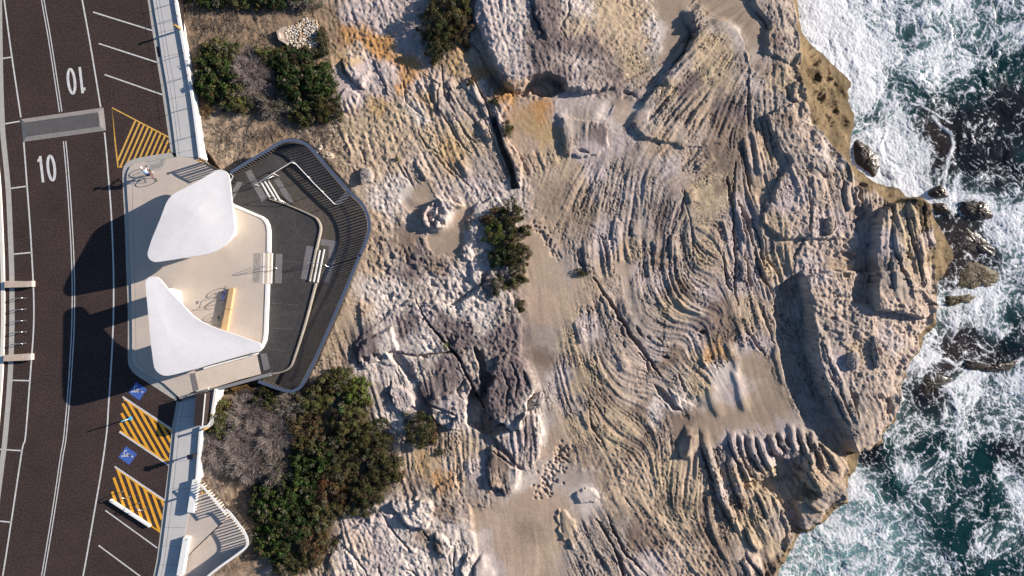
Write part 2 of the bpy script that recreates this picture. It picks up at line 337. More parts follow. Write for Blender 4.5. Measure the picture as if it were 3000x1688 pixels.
# ---- direction and strength of the bedding: (u, v, dx, dy, strength)
STR = [(1200,60,.35,1,.2),(1300,150,.3,1,.2),(1450,60,.25,1,.35),(1560,100,.3,1,.3),(1640,60,.2,1,.2),(1700,60,.5,-.85,.5),(1760,60,.55,-.85,.6),(1750,180,.6,-.8,.3),
(1850,60,.7,-.75,.3),(1860,120,.8,-.5,.6),(1850,190,1,-.1,.6),(1870,260,.8,-.5,.6),(1960,60,.6,-.8,.1),(1960,220,.65,-.75,.8),(2040,80,.8,-.6,1),(2090,70,.9,-.45,1),(2030,160,.7,-.75,1),(2100,150,.62,-.78,.9),
(2150,130,.5,-.85,.6),(2160,220,.55,-.83,.9),(2050,250,.65,-.75,1),(1950,320,.7,-.7,1),(1880,380,.65,-.75,.7),(2050,330,.6,-.8,.8),(2120,300,.5,-.85,.8),(1830,300,.75,-.65,.3),
(1700,380,.1,1,.8),(1740,400,.15,1,.8),(1760,330,.6,-.8,.15),(1620,300,.3,.9,.15),(1580,420,.5,.8,.3),(1900,450,.45,-.9,.7),(2000,420,.5,-.85,.7),(2080,400,.35,-.9,.6),(2130,380,.25,-1,.5),
(1830,450,.35,-.93,.8),(1750,480,.42,-.9,.7),(1680,520,.45,-.88,.6),(1630,620,.45,-.88,.3),(1700,640,.3,-.95,.9),(1780,600,.2,-1,1),(1850,520,.15,-1,.9),(1880,620,.1,-1,.8),(1940,600,.2,-1,.8),
(1960,480,.8,-.45,.6),(2050,480,.85,-.5,.6),(2100,520,.8,-.5,.5),(2050,540,.95,-.35,.9),(2020,580,1,-.3,.9),(2090,600,1,-.15,.8),(2070,700,.9,.2,.35),(2070,800,1,.15,.35),(2060,850,1,.2,.6),
(2000,620,.35,-.9,.9),(2015,720,.02,1,1),(2000,820,.15,1,1),(2020,880,.6,.8,.8),(2060,900,1,.25,.7),(1750,760,.15,1,.8),(1860,740,.05,1,.9),(1940,740,.0,1,1),(1640,760,.1,1,.35),(1640,860,.05,1,.5),(1700,880,.12,1,.8),(1760,860,.35,.9,.8),
(1800,820,.15,1,.8),(1880,840,.1,1,.8),(1950,860,.35,.95,.9),(1980,920,.8,.6,.9),(1900,930,.7,.72,1),(1840,900,.45,.9,1),(2030,940,1,-.3,.7),(1960,990,.9,-.2,.9),(1900,1000,.75,.6,.9),
(1600,960,.1,1,.4),(1680,960,.12,1,.8),(1740,980,.2,1,.9),(1790,1000,.35,.94,.8),(1660,1060,.2,1,.9),(1740,1080,.35,.94,.9),(1800,1090,.55,.83,.8),(1850,1110,.95,.3,.8),(1900,1100,1,-.1,.6),(1860,1060,.8,.55,.7),
(1600,1080,.3,.95,.5),(1620,1160,.3,.95,.6),(1700,1150,.35,.94,.9),(1760,1180,.5,.87,.8),(1830,1200,.8,.55,.7),(1880,1170,1,.05,.4),(1690,1240,.35,.94,.8),(1780,1240,.6,.8,.7),(1850,1270,.95,.3,.5),(1900,1240,.2,1,.5),
(1960,1130,.4,.9,.5),(2030,1030,.25,1,.9),(2060,1000,.3,.95,.7),(2040,1090,.9,.5,.9),(2110,960,.1,1,.2),(2180,900,.15,1,.8),(2240,900,.2,1,.8),(2190,1000,.3,.95,.8),(2250,980,.35,.94,.9),(2140,1030,.35,.93,1),(2120,1100,.4,.92,1),(2170,1150,.35,.94,1),
(2220,1080,.4,.9,.3),(2250,1120,.35,.95,.7),(2200,1120,.3,.95,.6),(2130,700,.1,1,.9),(2180,700,.2,.98,1),(2230,780,.25,.97,1),(2270,800,.25,.97,1),(2130,820,.25,.97,1),(2180,820,.15,1,1),(2200,450,.18,1,1),(2250,500,.22,1,.8),(2170,540,.1,1,1),
(2210,600,.35,.94,.8),(2210,350,.1,1,.5),(2160,350,.3,-.95,.7),(2320,150,.2,1,.3),(2280,300,.1,1,.2),(2350,450,.6,.8,.3),(2450,520,.1,1,.9),(2500,560,.1,1,1),(2430,480,.7,.7,.3),
(2420,750,.3,.9,.2),(2330,640,.1,1,.2),(2580,700,.12,1,1),(2600,800,.08,1,1),(2680,700,.2,.98,.7),(2660,800,.3,.95,.5),(2350,1000,.2,1,.7),(2390,1120,.33,.94,.9),(2450,1200,.4,.9,.9),(2480,1100,.4,.9,.3),(2500,1250,.35,.94,.8),(2560,1230,.3,.95,.7),
(2590,950,.8,.5,.2),(2450,930,.8,.3,.2),(2300,1000,.3,.95,.8),(2320,1150,.35,.94,.7),(2400,1280,.35,.94,.7),(2450,1320,.4,.9,.7),(2150,1250,.3,.95,.3),(2150,1320,.35,.94,1),(2230,1300,.3,.95,1),(2290,1310,.3,.95,1),(2350,1300,.3,.95,1),(2400,1380,.5,.87,1),
(2060,1300,.2,1,.9),(2100,1400,.15,1,1),(2150,1430,.3,.95,1),(2200,1380,.5,.87,1),(2170,1520,.35,.93,1),(2230,1560,.5,.87,.8),(2100,1520,.1,1,.9),(2300,1430,.3,.9,.5),(2380,1470,.8,.6,.9),(2430,1450,.85,.5,.9),(2300,1580,.15,1,.6),(2220,1640,.3,.95,.9),
(2000,1380,-.1,1,.5),(2020,1450,-.25,.97,1),(1980,1430,-.2,1,.6),(1950,1350,.1,1,.7),(1900,1400,.5,.85,.2),(1800,1380,.4,.9,.25),(1950,1530,.6,.8,.3),(1900,1600,.6,.8,.3),(1840,1500,.5,.86,.7),(1780,1520,.5,.86,.9),(1800,1600,.55,.84,1),(1880,1680,.6,.8,.8),
(1700,1580,.45,.9,.7),(1700,1660,.4,.92,.7),(1630,1580,.05,1,.7),(1590,1620,.02,1,.6),(1600,1400,.1,1,.1),(1560,1000,.1,1,.25),(1700,1400,.1,1,.1),(2050,1600,.5,.86,.3),(2000,1650,.6,.8,.4),
(1250,300,.4,.9,.3),(1300,360,.45,.9,.4),(1150,330,.35,.93,.3),(1080,400,.35,.93,.2),(1200,430,.4,.9,.4),(1350,330,.5,.87,.6),(1400,420,.5,.87,.6),(1300,480,.5,.87,.4),(1150,500,.5,.87,.4),(1050,230,.3,.95,.1),(1440,470,.5,.87,.4),
(1100,620,.5,.85,.1),(1100,780,.4,.9,.15),(1250,780,.4,.9,.1),(1330,900,.4,.9,.1),(1300,1280,.1,1,.7),(1360,1280,.1,1,.8),(1420,1330,.1,1,.8),(1480,1330,.15,1,.9),(1550,1280,.1,1,.8),(1350,1380,.05,1,.7),(1480,1150,.3,.9,.1),(1320,1450,.3,.95,.4),(1340,1640,.15,1,.6),(1400,1640,.15,1,.6),(1180,1600,.4,.9,.1)]
S_ = np.array(STR, np.float32)
ang = np.arctan2(S_[:, 3], S_[:, 2])
c2 = np.zeros(cU.shape); s2 = np.zeros(cU.shape); am = np.zeros(cU.shape); wt = np.full(cU.shape, 1e-6)
for (u, v, _, _, a), th in zip(S_, ang):
    w = np.exp(-((cU - u) ** 2 + (cV - v) ** 2) / (2 * 42.0 ** 2)) + 1e-4 / (1 + ((cU - u) ** 2 + (cV - v) ** 2) / 6e4)
    c2 += w * np.cos(2 * th); s2 += w * np.sin(2 * th); am += w * a; wt += w
am /= wt
AMP = up(am, 12); AMP *= sstep(.06, .5, AMP)
TH = 0.5 * np.arctan2(up(s2 / wt, 8), up(c2 / wt, 8)) + 0.30 * fbm(U, V, 60, 4, 141, .6)
DX = np.cos(TH).astype(np.float32); DY = np.sin(TH).astype(np.float32)
def blur(a, n=1):
    for _ in range(n):
        a = (a + np.roll(a, 1, 0) + np.roll(a, -1, 0)) / 3; a = (a + np.roll(a, 1, 1) + np.roll(a, -1, 1)) / 3
    return a
def lic(src, steps, h):
    """smear a noise field along the bedding direction"""
    nv, nu = src.shape
    J0, I0 = np.meshgrid(np.arange(nu, dtype=np.float32), np.arange(nv, dtype=np.float32))
    acc = src.copy(); n = 1
    for sgn in (1, -1):
        x = J0.copy(); y = I0.copy(); pdx = None
        for k in range(steps):
            xi = np.clip(x + .5, 0, nu - 1).astype(np.int32); yi = np.clip(y + .5, 0, nv - 1).astype(np.int32)
            dx = DX[yi, xi]; dy = DY[yi, xi]
            if pdx is not None:
                f = np.where(dx * pdx + dy * pdy < 0, -1, 1); dx = dx * f; dy = dy * f
            pdx, pdy = dx, dy
            x = x + sgn * h * dx if k == 0 or True else x; y = y + sgn * h * dy
            xi = np.clip(x + .5, 0, nu - 1).astype(np.int32); yi = np.clip(y + .5, 0, nv - 1).astype(np.int32)
            acc += src[yi, xi]; n += 1
    return acc / n
def norm(a): return (a - a.mean()) / (a.std() + 1e-9)
n_c = norm(blur(rs.randn(*U.shape).astype(np.float32), 9)); n_m = norm(blur(rs.randn(*U.shape).astype(np.float32), 2))
n_f = norm(blur(rs.randn(*U.shape).astype(np.float32), 1))
Lc = norm(lic(n_c, 22, 2.2)); Lm = norm(lic(n_m, 20, 1.8)); Lf = norm(lic(n_f, 16, 1.3))
Lw = norm(lic(norm(fbm(U, V, 55, 2, 151)), 30, 3.0))

def terrace(x, sh=4.0):
    f = np.floor(x); r = x - f; return f + sstep(0.5 - .5 / sh, 0.5 + .5 / sh, r)
strata = 0.22 * terrace(Lc * 1.1) * .8 + 0.10 * Lc + .34 * Lm + .30 * terrace(Lm * 1.2 + .3 * Lc) + 0.36 * Lf
wide = sstep(0.75, 1.0, AMP)
strata += wide * 0.4 * terrace(Lw * 1.6)
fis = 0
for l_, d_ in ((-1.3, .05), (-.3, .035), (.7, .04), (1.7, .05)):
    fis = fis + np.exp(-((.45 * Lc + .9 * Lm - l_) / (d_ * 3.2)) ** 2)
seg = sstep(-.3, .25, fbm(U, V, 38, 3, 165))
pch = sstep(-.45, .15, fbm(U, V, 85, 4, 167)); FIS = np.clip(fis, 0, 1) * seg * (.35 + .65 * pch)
strata *= 1.15 * (0.45 + 0.75 * sstep(-.9, .9, fbm(U, V, 120, 3, 161) * 2 + .2))
zd = 0.062 * AMP * (.35 + .75 * pch) * strata - 0.20 * AMP * FIS
# weathered, pitted rock where the bedding is weak
rough = fbm(U, V, 34, 5, 171, .55, ridge=True); rough2 = fbm(U, V, 90, 3, 181)
pit = fbm(U, V, 9, 2, 191)
flat = np.zeros(U.shape, np.float32)       # 1 = smooth sand / worn flat rock
RGH = (1 - sstep(.15, .8, AMP))

# ---- masks for sand and smooth floors (overview coordinates are scaled by F)
def soft(poly, edge=10, wob=8, scale=1.0):
    p = [(a * scale, b * scale) for a, b in poly]; sl = bbox(p, edge + wob + 8)
    out = np.zeros(U.shape, np.float32)
    x = U[sl] + WX[sl] * wob + WX2[sl] * wob * .35; y = V[sl] + WY[sl] * wob + WY2[sl] * wob * .35
    if x.size: out[sl] = sstep(-edge, edge, sdf(p, x, y))
    return out
SAND = [
 ([(1310,560),(1350,540),(1400,600),(1450,690),(1450,760),(1400,820),(1385,900),(1365,1000),(1420,1060),(1430,1170),(1500,1200),(1490,1290),(1430,1320),(1420,1370),(1430,1470),(1215,1480),(1175,1340),(1190,1285),(1250,1260),(1300,1210),(1350,1170),(1368,1080),(1352,960),(1318,880),(1312,800),(1330,700),(1315,620)], F, 26, .85),
 ([(1520,290),(1640,255),(1610,310),(1560,330),(1520,380),(1480,410),(1430,470),(1420,560),(1370,560),(1330,500),(1335,440),(1400,420),(1440,380)], F, 20, .7),
 ([(1285,262),(1400,245),(1540,245),(1530,290),(1470,310),(1420,350),(1370,382),(1300,384),(1275,330)], F, 10, .8),
 ([(1640,-40),(1730,-40),(1735,40),(1715,120),(1670,172),(1655,80)], F, 6, 1),
 ([(1735,-40),(1870,-40),(1920,60),(1930,110),(1900,170),(1880,100),(1840,62),(1780,35)], F, 6, 1),
 ([(1760,1000),(1840,900),(1880,870),(1920,900),(1950,980),(2000,1040),(2045,1080),(1990,1100),(1890,1075),(1800,1120),(1760,1130),(1740,1060)], F, 12, .95),
 ([(1690,1040),(1735,1060),(1730,1130),(1700,1140)], F, 6, .9),
 ([(1550,400),(1600,360),(1640,375),(1650,420),(1600,470),(1570,500),(1500,560),(1560,470)], 1, 20, .2),
 ([(1170,560),(1205,538),(1255,540),(1275,578),(1245,615),(1210,625),(1190,615),(1172,585)], 1, 5, 1),
 ([(1312,632),(1335,612),(1372,606),(1374,632),(1352,655),(1356,700),(1348,745),(1332,758),(1275,752),(1255,725),(1250,700),(1260,670),(1298,668),(1312,648)], 1, 4, 1),
 ([(1140,680),(1190,655),(1225,665),(1240,690),(1200,720),(1160,700)], 1, 12, .7),
 ([(1795,760),(1870,775),(1872,795),(1845,820),(1850,865),(1828,865),(1825,810),(1800,790)], 1, 8, .9),
 ([(1040,170),(1065,182),(1080,200),(1062,216),(1042,200)], 1, 5, .9),
 ([(975,150),(1000,185),(1015,215),(1040,250),(1045,280),(1000,300),(975,270)], 1, 10, .8),
 ([(1780,275),(1880,310),(1915,320),(1880,350),(1830,365),(1790,385),(1775,355),(1800,310)], 1, 6, .85),
 ([(2415,755),(2500,760),(2500,800),(2450,812),(2420,790)], 1, 10, .6),
 ([(2448,1120),(2470,1110),(2482,1150),(2470,1180),(2452,1160)], 1, 5, .8),
 ([(930,560),(1080,520),(1090,700),(1060,860),(1040,1000),(960,1060),(880,1130),(860,1000)], 1, 30, .65),
 ([(1700,1320),(1780,1290),(1800,1400),(1760,1440),(1700,1480),(1640,1400)], 1, 30, .5),
 ([(2040,1340),(2090,1290),(2060,1220),(2020,1230),(1970,1300),(2000,1400)], 1, 15, .5),
]
SM = np.zeros(U.shape, np.float32)
for poly, sc, e, a in SAND: SM = np.maximum(SM, a * soft(poly, e * 1.0, 6 + e * .6, sc))
soilm = (1 - sstep(850, 1010, U + 90 * fbm(U, V, 160, 3, 201) + 60 * sstep(1000, 1500, V)))      # planted soil by the path
SMs = np.maximum(SM, soilm * .4)
zd = zd * (1 - .92 * SM) * (1 - .8 * soilm)
gran = fbm(U, V, 15, 4, 213, .65, ridge=True); hl = sstep(2280, 2360, U) * sstep(1300, 1250, V)
zd += (1 - SMs) * RGH * (0.03 * rough + 0.035 * pit + (.05 + .05 * hl) * gran + .032 * (1 - .8 * hl) * Lf * sstep(-.2, .6, fbm(U, V, 60, 3, 209)) + .012 * Lm + .08 * np.minimum(fbm(U, V, 7, 2, 207), 0)) + (1 - SMs) * (.02 * pit + .03 * fbm(U, V, 16, 3, 205))
zd += 0.05 * rough2 * (1 - .5 * SM) + 0.012 * fbm(U, V, 12, 3, 211) + soilm * .05 * fbm(U, V, 20, 3, 221)
zd -= .05 * SM

def relief(poly, h, edge=5, wob=7, scale=1.0, fade=None):
    """raise (h>0) or sink a patch with a sharp side; fade=(u0,v0,u1,v1): height 1 at p0 -> 0 at p1"""
    global zd
    edge *= .6; wob *= 1.2; p = [(a * scale, b * scale) for a, b in poly]; sl = bbox(p, edge + wob + 8)
    x = U[sl] + WX[sl] * wob + WX2[sl] * wob * .8; y = V[sl] + WY[sl] * wob + WY2[sl] * wob * .8
    if not x.size: return
    m = sstep(-edge, edge * .6, sdf(p, x, y))
    if fade:
        a, b, c, e = fade; t = ((x - a) * (c - a) + (y - b) * (e - b)) / ((c - a) ** 2 + (e - b) ** 2); m = m * (1 - sstep(0, 1, t))
    zd[sl] = zd[sl] + h * m
def crack(line, w, depth, taper=True, wob=5):
    global zd
    sl = bbox(line, w * 2 + wob + 6)
    x = U[sl] + WX2[sl] * wob; y = V[sl] + WY2[sl] * wob
    if not x.size: return
    q, t = ldist(line, x, y)
    ww = w * (np.sin(np.pi * np.clip(t, .04, .96)) ** .5 if taper else 1.0)
    zd[sl] = zd[sl] - depth * (1 - sstep(.35, 1.0, q / np.maximum(ww, 1.0)))
def ledge(line, h, w=60, side=-1, wob=5):
    """one-sided step: terrain on the right-hand (side=1) side of the line raised by h, fading over w"""
    global zd
    sl = bbox(line, w + wob + 4)
    x = U[sl] + WX2[sl] * wob; y = V[sl] + WY2[sl] * wob
    if not x.size: return
    q, t = ldist(line, x, y); p = np.array(line, np.float32); n = len(p) - 1
    i = np.clip((t * n).astype(int), 0, n - 1); ex = p[i + 1, 0] - p[i, 0]; ey = p[i + 1, 1] - p[i, 1]
    s = ex * (y - p[i, 1]) - ey * (x - p[i, 0])
    e = np.where(s * side > 0, q, -q)
    m = sstep(-2.5, 2.5, e) * (1 - sstep(w * .3, w, q)) * sstep(0, .12, t) * sstep(0, .12, 1 - t)
    zd[sl] = zd[sl] + h * m
# ---- big pale slab at the top, hollow under its lower lip
relief([(1400,-200),(1395,0),(1385,60),(1420,130),(1462,215),(1490,262),(1505,275),(1535,262),(1558,240),(1580,228),(1605,226),(1640,240),(1655,262),(1700,275),(1760,270),(1800,262),(1850,215),(1900,190),(1925,120),(1915,0),(1915,-200)], 1.0, 4, 9, fade=(1600,100,1960,120))
relief([(1545,235),(1600,222),(1650,245),(1655,262),(1610,285),(1560,275)], -.7, 8, 4)
relief([(1500,268),(1540,252),(1560,262),(1530,285)], -.5, 6, 4)
relief([(1390,0),(1420,130),(1462,215),(1490,262),(1505,275),(1440,262),(1380,190),(1330,110),(1300,60),(1310,0)], -.25, 25, 8)
ledge([(1500,-60),(1560,0),(1568,60),(1590,105),(1600,130)], .25, 70)
crack([(1555,40),(1570,75),(1588,108)], 5, .3); crack([(1660,-20),(1668,40),(1640,90),(1660,130)], 4, .15)
crack([(1390,130),(1430,200),(1470,262)], 6, .2)
# blocks by the iron-stained rock
ledge([(1000,170),(1012,215),(1040,250),(1070,262)], .35, 70); crack([(998,172),(1008,210),(1050,255),(1062,262)], 7, .3)
ledge([(1095,178),(1105,200),(1130,245),(1140,285)], .12, 50); crack([(1096,180),(1108,215),(1140,280)], 3, .15)
relief([(985,300),(1015,262),(1052,280),(1045,320),(1000,330)], .18, 8, 6)
for q in ([(1255,280),(1290,330),(1350,420),(1380,450)], [(1290,190),(1305,280),(1330,330)], [(1180,230),(1190,300),(1240,340)], [(1310,250),(1350,310),(1400,370)],
          [(1225,390),(1250,430),(1290,455)], [(1165,480),(1190,520),(1212,548)], [(1320,330),(1370,400),(1395,420)], [(1060,440),(1072,480)], [(1340,240),(1400,300),(1440,345)],
          [(1240,215),(1285,250),(1280,330)], [(1380,120),(1400,150)], [(1215,560),(1180,480)], [(1260,440),(1330,520)], [(1300,470),(1385,560)]):
    crack(q, 3.5, .16)
for q in ([(1270,230),(1275,290),(1290,340)], [(1310,235),(1320,300)], [(1375,240),(1400,300),(1430,350)], [(1400,350),(1430,420)], [(1210,470),(1250,540)], [(1340,470),(1370,520)]):
    ledge(q, .22, 28)
# deep cleft
relief([(1440,345),(1455,340),(1466,385),(1478,430),(1500,480),(1508,520),(1522,548),(1502,552),(1492,500),(1470,450),(1455,400)], -1.5, 3, 3)
relief([(1460,335),(1478,360),(1492,420),(1510,440),(1528,480),(1528,548),(1508,545),(1508,510),(1488,470),(1472,420),(1462,380)], .45, 4, 4)
crack([(1385,230),(1420,290),(1440,340),(1450,360)], 5, .4); crack([(1395,300),(1440,400),(1490,520)], 3, .2)
relief([(1440,300),(1490,270),(1500,285),(1470,330),(1458,350)], .25, 5, 5)
# basin and rim pieces right of the slab
ledge([(1625,330),(1645,370),(1652,430),(1660,450)], .2, 40); relief([(1650,345),(1780,360),(1785,420),(1750,450),(1700,462),(1655,440)], .22, 6, 8)
ledge([(1775,355),(1800,300),(1850,275)], -.12, 40); crack([(1830,268),(1862,282)], 6, .3); relief([(1900,330),(1930,300),(1960,285),(1930,330),(1895,355)], -.25, 6, 4)
crack([(1690,440),(1720,450)], 8, .25)
# folded beds: fan ridge above the two sand floors
relief([(1998,38),(2060,45),(2120,60),(2170,85),(2185,150),(2205,210),(2180,300),(2120,420),(2000,430),(1880,400),(1850,350),(1890,300),(1950,225),(1995,165),(2030,115),(2030,70)], .42, 4, 7, fade=(1960,150,2260,400))
ledge([(2005,40),(2025,70),(2030,105),(2000,165),(1950,215),(1925,235)], .3, 60)
crack([(2000,42),(2010,68),(2030,92),(2030,110),(2000,160),(1960,208)], 9, .35)
ledge([(2190,-40),(2200,20),(2235,50),(2255,70),(2240,120),(2245,160)], .35, 90); crack([(2190,-20),(2205,25),(2240,60),(2252,90)], 6, .3)
relief([(2240,150),(2290,130),(2345,160),(2345,190),(2300,185),(2260,165)], .2, 7, 7)
relief([(2310,255),(2335,240),(2362,245),(2365,290),(2340,300),(2318,292)], .35, 5, 6); relief([(2300,255),(2325,245),(2318,290),(2305,285)], -.25, 5, 3)
ledge([(2175,150),(2195,200),(2190,280),(2185,340)], .12, 60)
# strip of dark clefts on the right of the tan fold
crack([(2190,235),(2192,300),(2193,360)], 4, .4)
for q, w, dp in (([(2155,475),(2148,560),(2150,640),(2156,760),(2152,840),(2162,895)], 5, .6), ([(2130,520),(2140,580),(2150,600)], 7, .5), ([(2160,590),(2190,650),(2205,720)], 7, .5),
      ([(2175,430),(2188,500),(2200,560)], 6, .4), ([(2210,720),(2232,800),(2262,858)], 7, .5), ([(2180,740),(2195,800),(2200,850)], 6, .45), ([(2235,690),(2250,760),(2290,810)], 4, .35),
      ([(2120,740),(2130,830),(2140,850)], 5, .4), ([(2200,640),(2225,700),(2240,780)], 5, .35), ([(2170,620),(2185,690)], 5, .35), ([(2250,360),(2262,420),(2275,470)], 4, .3), ([(2225,345),(2245,420),(2262,490)], 5, .3)):
    crack(q, w, dp)
for q in ([(2172,400),(2178,470),(2185,500)], [(2200,380),(2215,460),(2222,520)], [(2140,580),(2160,640),(2185,720)], [(2190,560),(2215,640),(2235,740)], [(2165,760),(2175,830)], [(2215,760),(2240,820)]):
    ledge(q, .22, 30)
# eastern terrace: stands above the bedded trough, its edge throws the long shadow
relief([(2245,345),(2262,385),(2300,455),(2318,478),(2285,525),(2272,560),(2245,600),(2232,655),(2300,700),(2500,700),(2500,300),(2330,300)], .42, 4, 8, fade=(2300,470,2520,430))
ledge([(2372,440),(2374,520),(2378,590),(2370,660),(2335,735),(2330,775)], .12, 50); crack([(2358,500),(2372,620),(2368,680),(2330,742),(2325,800)], 4, .3)
relief([(2352,815),(2357,880),(2362,950),(2366,1010),(2385,1080),(2402,1130),(2426,1180),(2452,1225),(2482,1275),(2505,1330),(2680,1330),(2760,900),(2620,800),(2420,795)], 1.0, 4, 5, fade=(2420,1000,2800,900))
relief([(2285,850),(2320,815),(2345,800),(2362,880),(2366,960),(2380,1040),(2400,1120),(2430,1190),(2480,1280),(2505,1345),(2470,1345),(2420,1300),(2360,1230),(2310,1130),(2280,1000),(2270,900)], -.45, 16, 6)
relief([(2296,838),(2318,815),(2340,800),(2352,808),(2350,850),(2330,870)], -.4, 8, 5)
for q in ([(2362,900),(2370,1000),(2385,1060),(2410,1120),(2445,1190),(2485,1262)], [(2380,940),(2400,1040),(2430,1110),(2470,1190),(2500,1250)]):
    ledge(q, .2, 30); 
for q in ([(2398,1010),(2420,1080),(2440,1130)], [(2440,1110),(2455,1170),(2475,1215)], [(2475,1130),(2490,1180),(2500,1230)], [(2415,1120),(2440,1180),(2470,1240)]):
    crack(q, 5, .3)
# tower at the point with its broad shaded gully
relief([(2578,622),(2570,655),(2562,690),(2556,740),(2552,790),(2550,850),(2552,905),(2620,915),(2700,930),(2775,900),(2775,560),(2700,570),(2640,590),(2600,605)], .95, 4, 7, fade=(2620,720,2830,720))
relief([(2508,650),(2545,622),(2575,640),(2560,700),(2553,780),(2550,860),(2545,895),(2500,892),(2488,868),(2500,790),(2520,720),(2515,680)], -.5, 8, 7)
for q in ([(2600,650),(2605,720),(2622,790),(2640,830)], [(2640,600),(2650,680),(2680,760),(2690,840)], [(2690,590),(2700,660),(2720,730)], [(2590,760),(2595,850)]):
    ledge(q, .25, 40); crack(q, 5, .25)
relief([(2640,735),(2668,760),(2672,800),(2650,810),(2632,770)], -.25, 8, 5)
relief([(2395,640),(2412,645),(2438,636),(2440,665),(2425,690),(2400,692)], -.3, 5, 4); relief([(2412,648),(2440,636),(2446,670),(2428,690),(2415,680)], .35, 4, 4)
ledge([(2478,525),(2472,560),(2478,600),(2488,628)], .25, 26); ledge([(2508,540),(2505,575),(2518,615)], .3, 26); ledge([(2522,542),(2530,590),(2550,625)], .25, 30); crack([(2470,528),(2468,570),(2476,620)], 7, .25); crack([(2515,545),(2520,580),(2526,600)], 8, .3)
relief([(2490,620),(2530,600),(2548,612),(2545,640),(2500,650),(2488,640)], -.3, 6, 6)
relief([(2462,735),(2480,738),(2512,752),(2500,762),(2470,752)], -.35, 5, 4); relief([(2458,802),(2478,804),(2476,814),(2460,814)], -.3, 4, 3)
relief([(2660,855),(2690,850),(2712,880),(2735,893),(2700,898),(2672,890)], -.35, 5, 5); relief([(2725,855),(2748,860),(2742,885),(2724,880)], -.35, 5, 4)
relief([(2360,500),(2385,488),(2400,498),(2420,520),(2400,530),(2375,515)], -.25, 6, 5)
ledge([(2452,925),(2480,900),(2520,885),(2545,900)], -.15, 30); relief([(2482,920),(2540,905),(2560,960),(2540,1000),(2490,980)], .12, 8, 6)
ledge([(2395,960),(2440,970),(2450,1000)], .15, 40)
relief([(2555,1150),(2600,1170),(2605,1205),(2592,1212),(2590,1180),(2558,1165)], -.3, 5, 4); relief([(2650,1040),(2685,1060),(2680,1070),(2660,1060)], -.3, 4, 3)
for k in range(46):                       # small pockets scattered over the terrace
    a = 2390 + 340 * rs.rand(); b = 640 + 580 * rs.rand(); s = 3 + 7 * rs.rand() ** 2
    relief([(a - s, b - s * .6), (a + s, b - s * .7), (a + s * 1.1, b + s * .6), (a - s * .8, b + s * .7)], -.16 - .1 * rs.rand(), 3, 5)
# long crack and folds mid-shelf
crack([(1738,815),(1768,858),(1795,895),(1812,930),(1832,955),(1848,985),(1876,1015),(1895,1045),(1915,1072),(1938,1105)], 8, .55)
crack([(1868,1032),(1895,1060),(1900,1095)], 4, .3)
relief([(1915,1130),(1935,1140),(1965,1165),(1995,1195),(2000,1202),(1975,1200),(1955,1180),(1930,1160)], -.45, 5, 4); relief([(1960,1140),(1985,1155),(2002,1200),(1985,1190)], .2, 4, 4)
for q, w, dp in (([(1820,955),(1822,975),(1830,985)], 6, .3), ([(1865,955),(1880,985)], 6, .3), ([(1895,985),(1905,995)], 8, .3), ([(1940,1042),(1960,1048)], 6, .3), ([(1990,1095),(2000,1130),(2008,1150)], 6, .35),
      ([(2050,972),(2066,972)], 8, .35), ([(1828,1000),(1832,1020)], 5, .3), ([(1770,745),(1780,760),(1775,735)], 4, .2), ([(1845,665),(1852,700)], 5, .25), ([(1985,640),(1960,700),(1950,740)], 4, .2),
      ([(1730,1240),(1745,1260)], 6, .3), ([(1725,1190),(1730,1245),(1780,1320)], 4, .22), ([(1940,1000),(1925,990)], 5, .2),
      ([(1750,1522),(1772,1560),(1800,1610)], 6, .45), ([(1800,1610),(1818,1650),(1830,1700)], 8, .6), ([(1780,1510),(1800,1560),(1830,1620),(1900,1690)], 6, .4), ([(1640,1500),(1645,1560)], 6, .3), ([(1830,1455),(1850,1490)], 3, .2),
      ([(1690,730),(1700,770),(1715,800)], 4, .2), ([(2005,560),(2000,600),(1990,640)], 5, .25), ([(1760,690),(1775,740)], 5, .25), ([(1998,560),(2020,640),(2030,700),(2030,800)], 3, .15)):
    crack(q, w, dp)
for q in ([(1700,720),(1712,760),(1716,800)], [(1760,860),(1780,920),(1800,940)], [(1680,940),(1690,980),(1700,1010)], [(1800,640),(1790,700)], [(1850,640),(1845,690)], [(1910,700),(1915,780)], [(1960,680),(1965,760)], [(1980,870),(2000,905),(2060,925)],
          [(2010,560),(2020,600)], [(2040,500),(2100,470)], [(1720,1060),(1760,1120)], [(1800,1040),(1830,1090)], [(1700,1200),(1720,1260)]):
    ledge(q, .16, 34)
ledge([(2068,1130),(2080,1180),(2100,1230)], .22, 40); ledge([(2140,1080),(2160,1150),(2178,1210)], .25, 30); ledge([(2120,1000),(2150,1070),(2160,1090)], .2, 30); ledge([(2050,1010),(2055,1080)], .15, 30); ledge([(2260,1010),(2270,1060),(2290,1140)], .12, 30)
crack([(2190,970),(2215,1005),(2240,1040)], 6, .3); crack([(2235,900),(2250,960),(2268,1010)], 4, .25)
ledge([(2000,1170),(2030,1185),(2042,1200)], -.2, 30); ledge([(2018,1270),(2015,1290),(2000,1350)], .4, 34)
